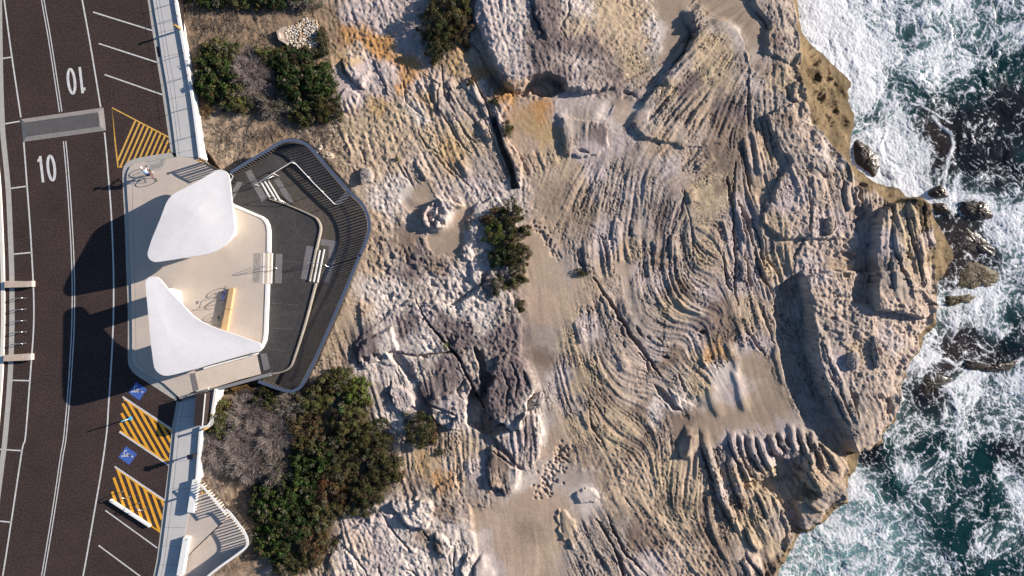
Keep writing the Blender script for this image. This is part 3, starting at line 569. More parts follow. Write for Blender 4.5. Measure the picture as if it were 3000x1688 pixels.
# finned beds at the bottom, with the shaded pit among them
for q, h_, w_ in (([(2010,1245),(1998,1290),(1996,1340)], .35, 30), ([(2050,1250),(2062,1320),(2090,1400),(2100,1450)], .25, 26), ([(2130,1260),(2150,1330),(2180,1390),(2190,1420)], .35, 26), ([(2160,1270),(2170,1330),(2200,1390),(2220,1400)], .3, 22),
      ([(2185,1275),(2200,1330),(2235,1385)], .35, 24), ([(2215,1280),(2225,1330),(2260,1380)], .4, 26), ([(2250,1275),(2262,1310),(2285,1340)], .4, 22), ([(2280,1265),(2285,1300),(2310,1330)], .4, 22), ([(2310,1240),(2318,1300),(2330,1325)], .35, 22),
      ([(2335,1245),(2350,1310),(2370,1360)], .3, 20), ([(2365,1270),(2385,1320),(2410,1380)], .3, 20), ([(2130,1330),(2140,1400),(2160,1450),(2180,1500)], .3, 30), ([(2095,1420),(2110,1470),(2140,1530)], .35, 26), ([(2120,1480),(2150,1540),(2160,1560)], .25, 24),
      ([(2060,1300),(2075,1360),(2100,1420)], .25, 26), ([(2180,1540),(2200,1590),(2220,1620)], .3, 24), ([(2215,1440),(2240,1500),(2250,1520)], .3, 24), ([(2190,1630),(2210,1660),(2240,1690)], .3, 24), ([(2400,1300),(2430,1340),(2450,1380)], .3, 22), ([(2170,1640),(2195,1690)], .3, 24)):
    ledge(q, h_, w_); crack([(a - 5, b + 1) for a, b in q], 5, .22)
relief([(2262,1325),(2290,1330),(2308,1350),(2330,1345),(2345,1370),(2345,1400),(2385,1440),(2392,1452),(2355,1458),(2330,1470),(2345,1500),(2352,1548),(2335,1560),(2315,1530),(2300,1490),(2270,1455),(2235,1440),(2180,1430),(2190,1412),(2240,1418),(2275,1400),(2268,1360)], -.85, 8, 12)
relief([(2352,1335),(2400,1310),(2470,1340),(2500,1400),(2470,1470),(2400,1500),(2360,1470),(2395,1452),(2385,1435),(2352,1405)], .45, 5, 6)
ledge([(2350,1340),(2362,1380),(2400,1440)], .35, 30)
relief([(2335,1400),(2360,1412),(2362,1428),(2345,1425)], .4, 4, 4)
relief([(2290,1500),(2310,1560),(2300,1620),(2285,1600),(2280,1540)], -.25, 6, 5)
relief([(2400,1290),(2440,1260),(2510,1340),(2490,1360),(2450,1340)], -.25, 10, 5)
# the pitted outcrop below the lookout, split by joints
OUT = [(1035,1030),(1040,1010),(1060,985),(1100,955),(1150,905),(1200,878),(1218,882),(1330,892),(1392,862),(1440,800),(1500,860),(1520,910),(1530,960),(1528,1040),(1562,1085),(1578,1120),(1560,1155),(1545,1180),(1540,1210),(1520,1250),(1500,1255),(1470,1245),(1445,1255),(1440,1230),(1425,1235),(1420,1180),(1400,1150),(1382,1135),(1368,1170),(1366,1230),(1330,1255),(1285,1245),(1262,1200),(1230,1120),(1180,1065),(1090,1065),(1050,1080)]
relief(OUT, .5, 5, 8, fade=(1560,1000,900,900))
relief([(1060,1010),(1140,960),(1170,1010),(1165,1030),(1140,1045),(1130,1030),(1110,1060),(1070,1085),(1045,1070)], .3, 6, 7)
relief([(1138,1030),(1165,1022),(1180,1035),(1200,1070),(1225,1110),(1200,1110),(1170,1070),(1150,1050)], -.5, 6, 6)
relief([(1445,1080),(1465,1045),(1520,1050),(1555,1090),(1575,1120),(1550,1175),(1540,1215),(1520,1248),(1500,1250),(1450,1230),(1430,1190),(1430,1130)], .45, 6, 10)
relief([(1392,1018),(1418,1035),(1428,1090),(1448,1100),(1444,1118),(1422,1150),(1420,1200),(1440,1225),(1478,1235),(1482,1258),(1440,1278),(1405,1262),(1372,1240),(1366,1190),(1388,1132),(1402,1150),(1408,1180),(1412,1120),(1405,1070)], -1.1, 6, 5)
crack([(1215,880),(1250,940),(1300,1000),(1345,1048),(1372,1105),(1385,1130),(1400,1170),(1418,1200)], 5, .6)
crack([(1165,1028),(1200,1040),(1235,1045),(1280,1035),(1330,1030),(1345,1045)], 6, .4); crack([(1230,1040),(1250,1048)], 9, .35); crack([(1330,885),(1380,855),(1430,820)], 4, .18); crack([(1370,1100),(1355,1125),(1340,1145),(1360,1165)], 4, .3)
relief([(1262,1175),(1275,1155),(1330,1140),(1362,1150),(1368,1190),(1362,1240),(1330,1252),(1290,1240),(1268,1215)], .4, 7, 7); crack([(1262,1185),(1300,1200),(1340,1215)], 6, .35); relief([(1270,1210),(1300,1205),(1330,1225),(1320,1255),(1285,1245)], -.3, 6, 5)
relief([(1140,1130),(1160,1128),(1200,1150),(1210,1190),(1180,1215),(1150,1190)], .35, 9, 7); crack([(1145,1120),(1138,1150),(1155,1185)], 8, .4)
ledge([(1050,880),(1060,940),(1062,985),(1035,1020)], .16, 60); relief([(1045,1062),(1060,1060),(1062,1075),(1045,1076)], -.4, 4, 3); relief([(1105,1035),(1122,1040),(1118,1058),(1105,1052)], -.4, 4, 3); relief([(1064,1045),(1080,1048),(1080,1062),(1066,1060)], -.35, 4, 3); relief([(1092,1036),(1104,1038),(1102,1048),(1092,1047)], -.3, 3, 3)
for k in range(70):
    a = 1230 + 300 * rs.rand(); b = 850 + 380 * rs.rand(); s = 3 + 5 * rs.rand()
    relief([(a - s, b - s * .6), (a + s, b - s * .7), (a + s * 1.1, b + s * .6), (a - s * .8, b + s * .7)], .13 * (1 if rs.rand() > .45 else -1), 3, 7)
for q in ([(1255,620),(1260,650),(1278,665)], [(1310,990),(1320,1010)], [(1500,1060),(1520,1110),(1510,1160)], [(1470,1080),(1490,1130),(1480,1200)], [(1530,1080),(1545,1120)]):
    crack(q, 5, .25)
# honeycomb boulder and hollows round the sand pools
relief([(1244,625),(1260,600),(1292,586),(1330,598),(1358,606),(1330,615),(1312,640),(1306,665),(1282,676),(1258,665),(1245,645)], .7, 8, 6)
for a, b, s in ((1270,610,9),(1262,632,9),(1285,600,8),(1280,640,7),(1292,622,9),(1268,655,8),(1296,655,7)): relief([(a-s,b-s),(a+s,b-s),(a+s,b+s),(a-s,b+s)], -.35, 5, 5)
relief([(1395,600),(1450,580),(1475,600),(1400,665),(1385,700),(1372,640)], .3, 8, 8)
relief([(1370,640),(1374,700),(1350,745),(1365,760),(1395,760),(1410,820),(1400,870),(1380,780),(1385,700)], .25, 7, 7)
ledge([(1170,585),(1195,618),(1240,630)], -.12, 30)
relief([(1058,500),(1080,492),(1092,510),(1085,530),(1058,538)], .3, 5, 6)
relief([(1118,690),(1160,690),(1165,740),(1150,780),(1110,775)], .12, 7, 8); crack([(1188,745),(1195,775)], 6, .35); crack([(1085,720),(1078,735)], 3, .2)
for k in range(60):
    a = 1120 + 320 * rs.rand(); b = 730 + 180 * rs.rand(); s = 4 + 9 * rs.rand()
    relief([(a - s, b - s * .6), (a + s * .6, b - s * .8), (a + s * 1.1, b + s * .5), (a - s * .7, b + s * .7)], -.10 - .08 * rs.rand(), 4, 9)
# slab right of the outcrop, running down to the sand
relief([(1538,1205),(1575,1215),(1588,1240),(1582,1320),(1560,1362),(1530,1372),(1500,1330),(1470,1300),(1430,1270),(1440,1255),(1500,1260)], .38, 5, 6)
relief([(1440,1310),(1470,1325),(1500,1350),(1526,1375),(1528,1400),(1500,1440),(1480,1445),(1465,1425),(1445,1430),(1432,1400)], .42, 5, 6)
ledge([(1430,1380),(1438,1420),(1470,1440)], .2, 30); crack([(1445,1320),(1500,1360),(1528,1376)], 4, .3); crack([(1450,1280),(1462,1330)], 5, .25); crack([(1540,1220),(1535,1330)], 4, .2)
relief([(1365,1350),(1400,1345),(1440,1430),(1430,1475),(1370,1490),(1350,1440)], .15, 6, 7)
crack([(1105,1210),(1150,1260),(1190,1300)], 4, .2)
# pale rocks at the bottom
relief([(1180,1500),(1330,1400),(1365,1490),(1400,1620),(1455,1690),(1470,1900),(960,1900),(960,1660),(1000,1560),(1090,1520)], .22, 9, 12)
relief([(1150,1478),(1180,1460),(1255,1462),(1272,1490),(1265,1520),(1250,1548),(1210,1540),(1175,1520)], .55, 9, 9)
relief([(1150,1490),(1170,1500),(1200,1530),(1230,1545),(1200,1548),(1165,1525)], -.25, 5, 5)
relief([(1278,1560),(1300,1560),(1322,1600),(1310,1625),(1285,1622),(1272,1600)], .35, 5, 6); crack([(1272,1570),(1278,1610),(1300,1626)], 6, .25)
for q in ([(1120,1510),(1160,1565),(1205,1618)], [(1000,1590),(1050,1640),(1080,1690)], [(1330,1610),(1332,1700)], [(1370,1615),(1350,1660),(1352,1700)], [(1412,1620),(1385,1660),(1390,1700)], [(1190,1660),(1240,1700)], [(1110,1650),(1115,1690)], [(1240,1560),(1260,1580)]):
    crack(q, 4, .3); 
ledge([(1372,1612),(1352,1650),(1348,1700)], .3, 30); ledge([(1414,1620),(1392,1655),(1392,1700)], .3, 40)
for k in range(40):
    a = 1000 + 380 * rs.rand(); b = 1470 + 210 * rs.rand(); s = 4 + 9 * rs.rand()
    relief([(a - s, b - s * .6), (a + s * .6, b - s * .8), (a + s * 1.1, b + s * .5), (a - s * .7, b + s * .7)], .09 * (1 if rs.rand() > .4 else -1), 4, 9)
zsm = blur(zd, 14)
for poly, sc, e, a in SAND:
    if a >= .85:
        mk_ = soft(poly, e, 5, sc) * .8; zd = zd * (1 - mk_) + zsm * mk_
zd -= .10 * soft(SAND[9][0], 4, 4)
# little outcrop in the sand, footprints
relief([(1690,1440),(1710,1425),(1745,1432),(1755,1455),(1735,1465),(1700,1470)], .22, 5, 8)
relief([(1635,1495),(1660,1510),(1700,1560),(1680,1600),(1640,1560)], .2, 6, 9)
for k in range(130):
    t = rs.rand(); a = 1655 - 65 * t + 26 * rs.randn() * .6; b = 1305 + 150 * t + 8 * rs.randn(); s = 3.2
    relief([(a - s, b - s), (a + s, b - s), (a + s, b + s), (a - s, b + s)], -.10, 3, 2)
for k in range(50):
    t = rs.rand(); a = 1570 + 75 * t + 9 * rs.randn(); b = 650 + 120 * t + 10 * rs.randn(); s = 3
    relief([(a - s, b - s), (a + s, b - s), (a + s, b + s), (a - s, b + s)], -.07, 3, 2)
ledge([(1560,640),(1590,680),(1610,710),(1632,750)], .06, 20)

# ---- assemble heights: top surface, then the cliff down to the water
topz = zb + zd
LOOK = [(655,520),(785,440),(840,410),(885,412),(925,440),(1060,590),(1085,640),(1085,690),(1060,760),(930,1050),(885,1135),(850,1155),(810,1150),(755,1130),(600,1170),(500,1210),(430,1000),(430,480),(600,440)]
kl = sstep(-6, 6, up(sdf(LOOK, cU, cV)))
topz = np.where(kl > 0, topz * (1 - kl) + np.minimum(topz, -2.1) * kl, topz)
fr = np.where(dT >= 0, 1.0, np.clip(dO / (dO - dT + 1e-6), 0, 1))
fr = np.where(dO <= 0, 0, fr)
face = (fr > 0) & (fr < 1)
cliffn = fbm(U, V, 45, 5, 301, .55, ridge=True)
Z = SEA - .25 + (topz - SEA + .25) * fr + np.where(face, np.sin(np.pi * fr) * (0.55 * cliffn + .45 * fbm(U * 1.3 - V * .4, V * .45 + U * .3, 16, 4, 305, .6)), 0)
Z = np.where(dO < 0, np.maximum(SEA - .25 + dO * .08, SEA - 3.0), Z).astype(np.float32)
edge_low = sstep(60, 0, dT) * sstep(-20, 5, dT) * (U > 2200)
Z -= (.45 * edge_low * sstep(-.4, .5, fbm(U, V, 40, 3, 311))).astype(np.float32) * (fr > .5)

# ---- colour of the ground itself: palette points spread out with wobbly borders
PAL = dict(
 soil=(.24,.17,.115), sandsoil=(.35,.265,.19), sand=(.40,.295,.22), dsand=(.31,.235,.175), tan=(.43,.325,.235), grey=(.34,.28,.24), lilac=(.445,.37,.345),
 pale=(.54,.465,.415), dark=(.16,.125,.12), orange=(.42,.225,.085), ochre=(.42,.285,.155), yell=(.43,.33,.225), brown=(.21,.155,.12), face=(.17,.12,.065), faced=(.10,.07,.04), wet=(.07,.06,.05), pink=(.44,.345,.28))
PTS = """soil 560 60 soil 640 160 soil 760 100 soil 700 60 soil 900 200 soil 980 120 sandsoil 620 400 sandsoil 680 430 soil 800 400 sandsoil 900 430 soil 600 300 soil 960 60
lilac 1040 40 lilac 1120 60 lilac 1200 130 orange 1020 110 orange 1080 120 orange 1130 150 orange 1180 180 orange 1195 240 ochre 1030 160 pale 1050 150 lilac 1060 220 lilac 1150 210 lilac 1030 290 lilac 1210 260 lilac 1110 240
ochre 1100 310 yell 1170 330 pale 1220 320 ochre 1230 300 sandsoil 1060 340 yell 1060 380 yell 1130 400 tan 1180 400 yell 1260 420 tan 1080 450 sandsoil 980 470 tan 1130 480 pink 1230 460 ochre 1320 440 yell 1370 400 pink 1290 240 grey 1320 300 pink 1400 350 lilac 1450 330
sand 1380 190 orange 1400 210 ochre 1340 180 brown 1440 250 orange 1470 290 soil 1310 160 pale 1400 250
lilac 1400 80 lilac 1460 120 pale 1500 60 lilac 1440 30 pale 1480 160 lilac 1520 200 dark 1600 40 dark 1600 110 dark 1580 190 dark 1620 130 grey 1660 60 dark 1640 220 grey 1640 190 pale 1680 30 yell 1670 70 dark 1720 150 grey 1740 200 dark 1720 230 dark 1790 230 lilac 1700 210 lilac 1720 280 grey 1760 260
yell 1800 60 yell 1850 60 tan 1780 110 tan 1860 120 yell 1820 30 pale 1915 90 pale 1920 140 yell 1860 200 pink 1880 240
dsand 1960 40 dsand 1980 120 dsand 1960 160 dsand 2080 20 dsand 2150 40 dsand 2190 90 dsand 2220 120 tan 2050 15
grey 2040 60 grey 2090 70 yell 2080 130 yell 2120 120 pale 2150 90 lilac 2160 110 grey 2000 180 yell 2060 190 yell 2120 190 lilac 1960 220 yell 2060 240 dark 2030 250 grey 2150 180 grey 1900 290 yell 1950 270 tan 2050 300 dark 2010 260 dark 2140 330 brown 2130 370 brown 2130 430 brown 2090 420 tan 2030 350 pink 2060 400 grey 1980 320
grey 2260 30 grey 2300 60 grey 2330 100 tan 2250 100 dark 2270 120 grey 2280 170 brown 2260 200 yell 2300 215 yell 2275 250 grey 2230 160 pink 2340 30 lilac 2210 240 grey 2220 300 grey 2290 310 tan 2340 300 pink 2350 340 brown 2310 350 grey 2300 400 pale 2420 430 pink 2400 400 pale 2460 460 pink 2500 520
sand 1540 280 ochre 1560 340 orange 1580 330 sand 1540 420 ochre 1600 380 lilac 1640 320 sand 1600 260 grey 1700 340 dark 1760 380 grey 1680 400 lilac 1720 440 yell 1640 440 sand 1820 330 pale 1780 340 pale 1890 300 sand 1480 460 grey 1450 480 pale 1460 600 pale 1430 620 lilac 1420 560
lilac 1800 420 grey 1830 480 lilac 1750 500 grey 1900 500 lilac 1850 560 grey 1780 560 tan 1680 500 dsand 1640 600 dsand 1700 620 grey 1870 620 lilac 1950 480 tan 1940 430 pink 2000 400 pink 2020 500 yell 2060 560 yell 2080 600 yell 2090 520 yell 2060 680 pink 2100 680 yell 2060 760 pink 2090 800 grey 1960 600 dark 1940 620 grey 2020 680 grey 2010 780 brown 2120 470 brown 2105 510
tan 1560 760 sand 1580 900 sand 1560 700 grey 1700 760 lilac 1780 700 tan 1840 740 lilac 1860 800 grey 1900 760 lilac 1940 800 brown 1930 770 sand 1840 800 tan 1740 840 pink 1780 860 grey 1860 880 brown 2000 860 lilac 2060 860 grey 2040 900 brown 2100 920 brown 2140 940 dark 2060 960 yell 1980 900 grey 1960 960 lilac 2040 1000 grey 1860 950 lilac 1900 1030
tan 1660 900 yell 1660 1000 lilac 1720 960 grey 1760 1020 yell 1700 1080 pink 1840 1040 pink 1880 1100 grey 1620 1000 brown 1600 1040 grey 1640 1060 lilac 1640 1100 yell 1700 1130 grey 1680 1180 dsand 1760 1160 pink 1870 1160 brown 1880 1200 tan 1820 1220 yell 1860 1240 brown 1960 1060 grey 1960 1120 brown 1960 1220 yell 2060 1040 orange 2090 1040 brown 2080 1010 yell 2050 1120 pale 2100 1080 brown 2010 1220 pale 1990 1180 pale 1930 1200
lilac 2180 620 lilac 2160 700 grey 2200 500 tan 2220 560 tan 2240 440 lilac 2170 820 yell 2270 660 yell 2260 760 grey 2240 720 lilac 2310 600 pink 2320 640 lilac 2340 560 grey 2360 480 pink 2380 540 pink 2470 560 pink 2560 600 lilac 2430 660 pink 2450 720 tan 2460 780 pink 2420 860 lilac 2390 800 grey 2400 1000 pink 2440 880 grey 2490 940 pink 2560 900 pink 2640 930 pink 2680 960 tan 2500 1020 pink 2560 1060 lilac 2600 1000 pink 2600 1140 grey 2500 1160 lilac 2420 1060 pink 2560 1200 grey 2480 1220 pink 2640 1060
lilac 2580 720 grey 2600 780 yell 2640 640 yell 2650 700 tan 2690 740 yell 2680 780 lilac 2720 700 pink 2720 800 grey 2620 840 pink 2690 870 face 2740 740 face 2770 760 face 2740 650
tan 2180 900 tan 2220 950 lilac 2210 1000 dsand 2200 1060 pale 2120 1100 lilac 2150 1150 dsand 2260 1080 dsand 2200 1200 dsand 2120 1220 dsand 2280 1180 dsand 2060 1260 grey 2320 1080 grey 2300 950 grey 2360 1160
lilac 2150 1300 lilac 2240 1320 pink 2200 1360 lilac 2300 1300 tan 2160 1400 yell 2240 1400 grey 2360 1300 yell 2380 1420 tan 2400 1360 tan 2440 1400 grey 2420 1460 tan 2360 1480 grey 2360 1540 tan 2120 1500 yell 2160 1480 yell 2180 1540 yell 2230 1560 yell 2250 1600 brown 2060 1480 brown 2080 1560 brown 2100 1620 brown 2150 1480 lilac 2130 1450 tan 2300 1580 grey 2280 1540 brown 2270 1660 pink 2200 1640 tan 2040 1400 yell 2020 1440 grey 2100 1350 dsand 2120 1520
sand 1480 1400 sand 1500 1600 sand 1400 1500 sand 1600 1500 dsand 1560 1560 sand 1620 1300 sand 1540 1480 dsand 1720 1320 grey 1700 1400 pale 1720 1445 tan 1640 1560 grey 1740 1560 grey 1800 1580 tan 1820 1440 dsand 1780 1400 tan 1880 1350 yell 1940 1400 tan 1900 1440 yell 1960 1500 tan 1980 1560 brown 1940 1590 brown 1880 1580 pink 1980 1620 grey 1820 1660 lilac 1900 1660 brown 1960 1480 grey 1680 1640 tan 1600 1640 sand 1560 1640 yell 1780 1300 yell 1700 1250 brown 1860 1320 tan 2050 1620 yell 2010 1520
pale 1180 560 pale 1130 590 dsand 1230 560 sand 1220 600 tan 1080 640 pale 1300 620 lilac 1280 630 dsand 1320 700 dsand 1330 730 sand 1280 720 sand 1340 640 pale 1380 740 pale 1400 800 pale 1390 700 dark 1240 740 dark 1210 800 brown 1270 800 pale 1250 830 grey 1150 760 tan 1100 760 pale 1080 850 pale 1180 860 tan 1040 900 pale 1350 850 dark 1430 830 pale 1370 870 brown 1180 720 grey 1230 850 sandsoil 1000 700 sandsoil 980 640 sandsoil 980 1000 sandsoil 1000 900 tan 1050 740
dark 1080 1010 dark 1200 960 pale 1130 1000 pale 1220 1000 pale 1260 1020 lilac 1260 930 dark 1300 940 dark 1330 980 dark 1360 960 dark 1350 1000 pale 1400 900 pale 1420 950 pale 1330 900 dark 1440 980 dark 1500 980 grey 1480 920 dark 1300 1080 grey 1250 1080 pale 1230 1100 pale 1180 1090 dark 1260 1140 lilac 1180 1160 pale 1150 1210 lilac 1330 1180 pale 1350 1220 dark 1480 1080 dark 1520 1120 dark 1500 1160 dark 1450 1160 pale 1560 1170 pale 1500 1240 grey 1400 1060 grey 1110 1150 pale 1120 1090 dark 1480 1200
dsand 1290 1290 tan 1360 1300 grey 1420 1280 tan 1320 1340 ochre 1260 1360 orange 1300 1400 pale 1290 1360 grey 1230 1440 brown 1210 1420 tan 1340 1400 lilac 1520 1300 dark 1540 1280 dark 1480 1400 brown 1460 1360 pale 1575 1280 pale 1515 1410 grey 1400 1440 lilac 1400 1380 brown 1300 1500 pale 1230 1490 pale 1200 1520 pale 1160 1580 lilac 1100 1560 pink 1060 1600 pale 1020 1640 lilac 1120 1640 pale 1230 1620 brown 1250 1590 pale 1300 1540 pale 1340 1580 pale 1360 1640 lilac 1430 1660 pale 1200 1670 sandsoil 900 1600 sandsoil 960 1640 soil 760 1400 soil 700 1600 soil 800 1200 sandsoil 1130 1370 sandsoil 1100 1300 soil 640 1160 tan 1190 1380
face 2380 200 face 2420 240 face 2460 300 face 2440 360 face 2480 420 faced 2450 430 face 2490 500 face 2540 530 faced 2620 560 faced 2700 585 faced 2660 570 faced 2750 620 face 2780 740 face 2760 800 faced 2300 1650""".split()
npts = len(PTS) // 3
kk = list(PAL); cw = np.zeros((len(kk),) + cU.shape, np.float32)
for i in range(npts):
    c, u, v = PTS[3 * i], float(PTS[3 * i + 1]), float(PTS[3 * i + 2])
    r2 = (cU - u) ** 2 + (cV - v) ** 2
    cw[kk.index(c)] += np.exp(-r2 / (2 * 19.0 ** 2)) + .05 * np.exp(-r2 / (2 * 55.0 ** 2)) + 2e-5
best = np.zeros(U.shape, np.float32); ALB = np.zeros(U.shape + (3,), np.float32); tot = np.zeros(U.shape, np.float32)
mottle = {}
for i, k in enumerate(kk):
    w = up(cw[i], 16) * np.exp(1.15 * fbm(U, V, 30, 4, 400 + 7 * i) + .35 * Lc * AMP * (1 if i % 2 else -1) + .5 * vnoise(U / 5, V / 5, 460 + i) * 1.0)
    w = w ** 1.7
    ALB += w[..., None] * np.array(PAL[k], np.float32); tot += w
ALB /= tot[..., None]
streak = sstep(.15, 1.6, Lm + .6 * Lf + .5 * fbm(U, V, 50, 3, 517)) * (1 - SMs) * (1 - soilm); brt = 1 - .30 * streak * (.3 + .7 * AMP) + .07 * Lf * (.3 + AMP) + .20 * fbm(U, V, 6, 2, 501) * (1 - .6 * SM) + .07 * Lm * AMP + .10 * fbm(U, V, 70, 4, 511) - .10 * AMP * np.clip(-Lc - .4, 0, 1.5)
grime = np.maximum(sstep(.22, .7, fbm(U, V, 26, 5, 521, .6)), .8 * sstep(.12, .6, fbm(U + 12 * Lm, V, 75, 5, 523, .62)) * sstep(1500, 1700, U)) * (1 - SMs) * (1 - soilm) * sstep(2450, 2250, U)
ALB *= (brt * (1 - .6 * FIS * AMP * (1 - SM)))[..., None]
ALB = ALB * (1 - .45 * grime[..., None]) + .45 * grime[..., None] * np.array((.17, .13, .12), np.float32)
chalk = sstep(.3, .8, fbm(U, V, 22, 5, 531, .6)) * (1 - SMs) * (1 - AMP * .6) * (1 - soilm)
ALB = ALB * (1 - .4 * chalk[..., None]) + .4 * chalk[..., None] * np.array((.58, .51, .45), np.float32)
fc = np.where(face, 1.0, 0.0) * sstep(2200, 2300, U)
fcol = np.array((.165, .118, .066), np.float32) * (0.9 + .75 * fbm(U * 1.3 - V * .4, V * .45 + U * .3, 22, 5, 541, .6)[..., None]) ; fdark = np.array((.06, .045, .028), np.float32)
lowt = sstep(.35, .05, fr + .15 * fbm(U, V, 20, 3, 551))[..., None]
fcol = fcol * (1 - lowt * .6) + fdark * lowt * .6
ALB = ALB * (1 - fc[..., None]) + fcol * fc[..., None]
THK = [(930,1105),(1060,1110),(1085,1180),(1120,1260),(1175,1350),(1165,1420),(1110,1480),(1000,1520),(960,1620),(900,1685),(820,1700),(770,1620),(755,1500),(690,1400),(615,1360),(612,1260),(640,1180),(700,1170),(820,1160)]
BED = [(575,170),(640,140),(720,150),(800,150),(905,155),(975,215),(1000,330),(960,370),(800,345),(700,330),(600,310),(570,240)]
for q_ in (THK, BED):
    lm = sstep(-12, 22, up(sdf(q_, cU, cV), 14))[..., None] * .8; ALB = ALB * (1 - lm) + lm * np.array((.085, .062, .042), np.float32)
ALB = np.clip(ALB, .015, .85)

def grid_mesh(name, X, Y, Zz, col, material, attr='albedo', mask=None):
    nv, nu = X.shape
    me = bpy.data.meshes.new(name)
    vid = np.arange(nv * nu).reshape(nv, nu)
    q = np.stack([vid[:-1, :-1], vid[1:, :-1], vid[1:, 1:], vid[:-1, 1:]], -1).reshape(-1, 4)
    if mask is not None:
        q = q[(mask[:-1, :-1] | mask[1:, :-1] | mask[1:, 1:] | mask[:-1, 1:]).reshape(-1)]
    used = np.zeros(nv * nu, bool); used[q.ravel()] = True
    re = np.cumsum(used) - 1; q = re[q]
    co_ = np.stack([X, Y, Zz], -1).reshape(-1, 3)[used].astype(np.float32)
    me.vertices.add(len(co_)); me.vertices.foreach_set('co', co_.ravel())
    me.loops.add(q.size); me.loops.foreach_set('vertex_index', q.ravel().astype(np.int32))
    me.polygons.add(len(q)); me.polygons.foreach_set('loop_start', np.arange(0, q.size, 4, dtype=np.int32))
    me.polygons.foreach_set('loop_total', np.full(len(q), 4, np.int32)); me.polygons.foreach_set('use_smooth', np.ones(len(q), bool))
    at = me.attributes.new(attr, 'FLOAT_COLOR', 'POINT')
    c4 = np.concatenate([col.reshape(-1, 3)[used], np.ones((len(co_), 1), np.float32)], 1).astype(np.float32)
    at.data.foreach_set('color', c4.ravel())
    me.materials.append(material); me.update(calc_edges=True)
    o = bpy.data.objects.new(name, me); COL.objects.link(o); return o
ROCKM = attrmat('weathered sandstone', 'albedo', .9, grain=.10, gscale=9, bump=.03, bscale=7, spec=.15)
zbl = np.where(dO > -10, zb, zb)
kz = (H - (zb * fr + SEA * (1 - fr))) / H / SC
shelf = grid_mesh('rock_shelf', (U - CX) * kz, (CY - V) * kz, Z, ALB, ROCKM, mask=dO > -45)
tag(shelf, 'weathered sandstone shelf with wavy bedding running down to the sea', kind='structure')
def ground(u, v):
    j = int(round((u - GU[0]) / ST)); i = int(round((v - GV[0]) / ST)); i = min(max(i, 0), len(GV) - 1); j = min(max(j, 0), len(GU) - 1)
    return float(Z[i, j])
# ------------------------------------------------------------------ sea
SS = 2.6
SU = np.arange(2180, 3250, SS, dtype=np.float32); SV = np.arange(-180, 1880, SS, dtype=np.float32)
sU, sV = np.meshgrid(SU, SV)
FO = """2400 50 9 2380 0 8 2550 50 75 2600 20 7 2700 50 6 2800 30 65 2850 50 65 2900 20 5 2950 100 55 2990 40 55 2440 150 98 2500 120 9 2600 150 85 2650 100 5 2700 200 7 2760 170 75 2800 130 6 2800 200 45 2850 150 5 2900 220 3 2980 200 3 2550 250 8 2620 240 5 2700 260 4 2850 300 25 2950 300 12
2540 330 35 2520 290 85 2600 400 8 2560 390 75 2690 300 35 2640 350 6 2700 450 85 2750 340 25 2780 380 15 2760 420 1 2900 400 22 2980 420 18 2980 500 2 2600 480 85 2670 490 8 2760 480 2 2850 460 2 2850 520 35 2950 560 45 2700 540 95 2640 520 85 2800 580 7 2780 540 6 2880 570 7 2920 560 3 2960 620 8 2990 700 7 2940 700 7 2980 780 6 2950 850 6
2800 700 25 2840 760 2 2780 660 15 2830 800 3 2900 780 3 2850 900 85 2900 870 85 2780 920 7 2900 950 7 2850 960 5 2980 930 35 2990 860 5 2750 1000 55 2720 1050 75 2690 1080 85 2800 1010 3 2850 1000 3 2800 1040 25 2900 1060 2 2960 1040 3 2690 1120 35 2680 1060 8 2720 1140 2 2760 1120 25 2740 1180 35 2650 1240 55 2700 1210 45
2800 1140 85 2860 1110 85 2900 1130 6 2980 1100 85 2980 1150 6 2850 1200 45 2900 1220 5 2850 1260 6 2950 1260 55 2780 1230 6 2700 1270 5 2620 1290 4 2600 1330 12 2560 1330 2 2700 1310 1 2650 1360 8 2560 1400 35 2520 1420 8 2620 1420 15 2780 1350 4 2760 1300 3 2900 1320 1 2950 1350 2 2850 1400 2 2830 1470 4 2800 1450 3 2890 1470 1 2970 1460 75 2920 1480 2 2950 1400 5 2700 1430 5 2740 1500 3 2700 1480 3
2500 1500 55 2450 1540 6 2600 1500 4 2660 1540 55 2400 1600 65 2350 1640 65 2500 1620 6 2540 1560 6 2600 1640 5 2700 1600 45 2740 1660 45 2800 1650 25 2780 1580 1 2900 1600 5 2950 1560 5 2980 1640 35 2900 1680 1 2350 1700 6 3100 100 3 3100 600 5 3100 1000 4 3100 1600 2 3150 1300 3""".split()
scU = np.arange(2180, 3270, 10.0); scV = np.arange(-180, 1900, 10.0); a_, b_ = np.meshgrid(scU, scV)
fo = np.zeros(a_.shape); fw = np.full(a_.shape, 1e-9)
for i in range(len(FO) // 3):
    u, v = float(FO[3 * i]), float(FO[3 * i + 1]); f = float('0.' + FO[3 * i + 2])
    w = np.exp(-((a_ - u) ** 2 + (b_ - v) ** 2) / (2 * 26.0 ** 2)) + 1e-3 * np.exp(-((a_ - u) ** 2 + (b_ - v) ** 2) / (2 * 110.0 ** 2)) + 1e-8
    fo += w * f; fw += w
fo /= fw
def sup(c, wu, wv):
    x = np.clip((wu - 2180) / 10, 0, c.shape[1] - 1.01); y = np.clip((wv + 180) / 10, 0, c.shape[0] - 1.01)
    xi = x.astype(int); yi = y.astype(int); fx = x - xi; fy = y - yi
    return (c[yi, xi] * (1 - fx) + c[yi, xi + 1] * fx) * (1 - fy) + (c[yi + 1, xi] * (1 - fx) + c[yi + 1, xi + 1] * fx) * fy
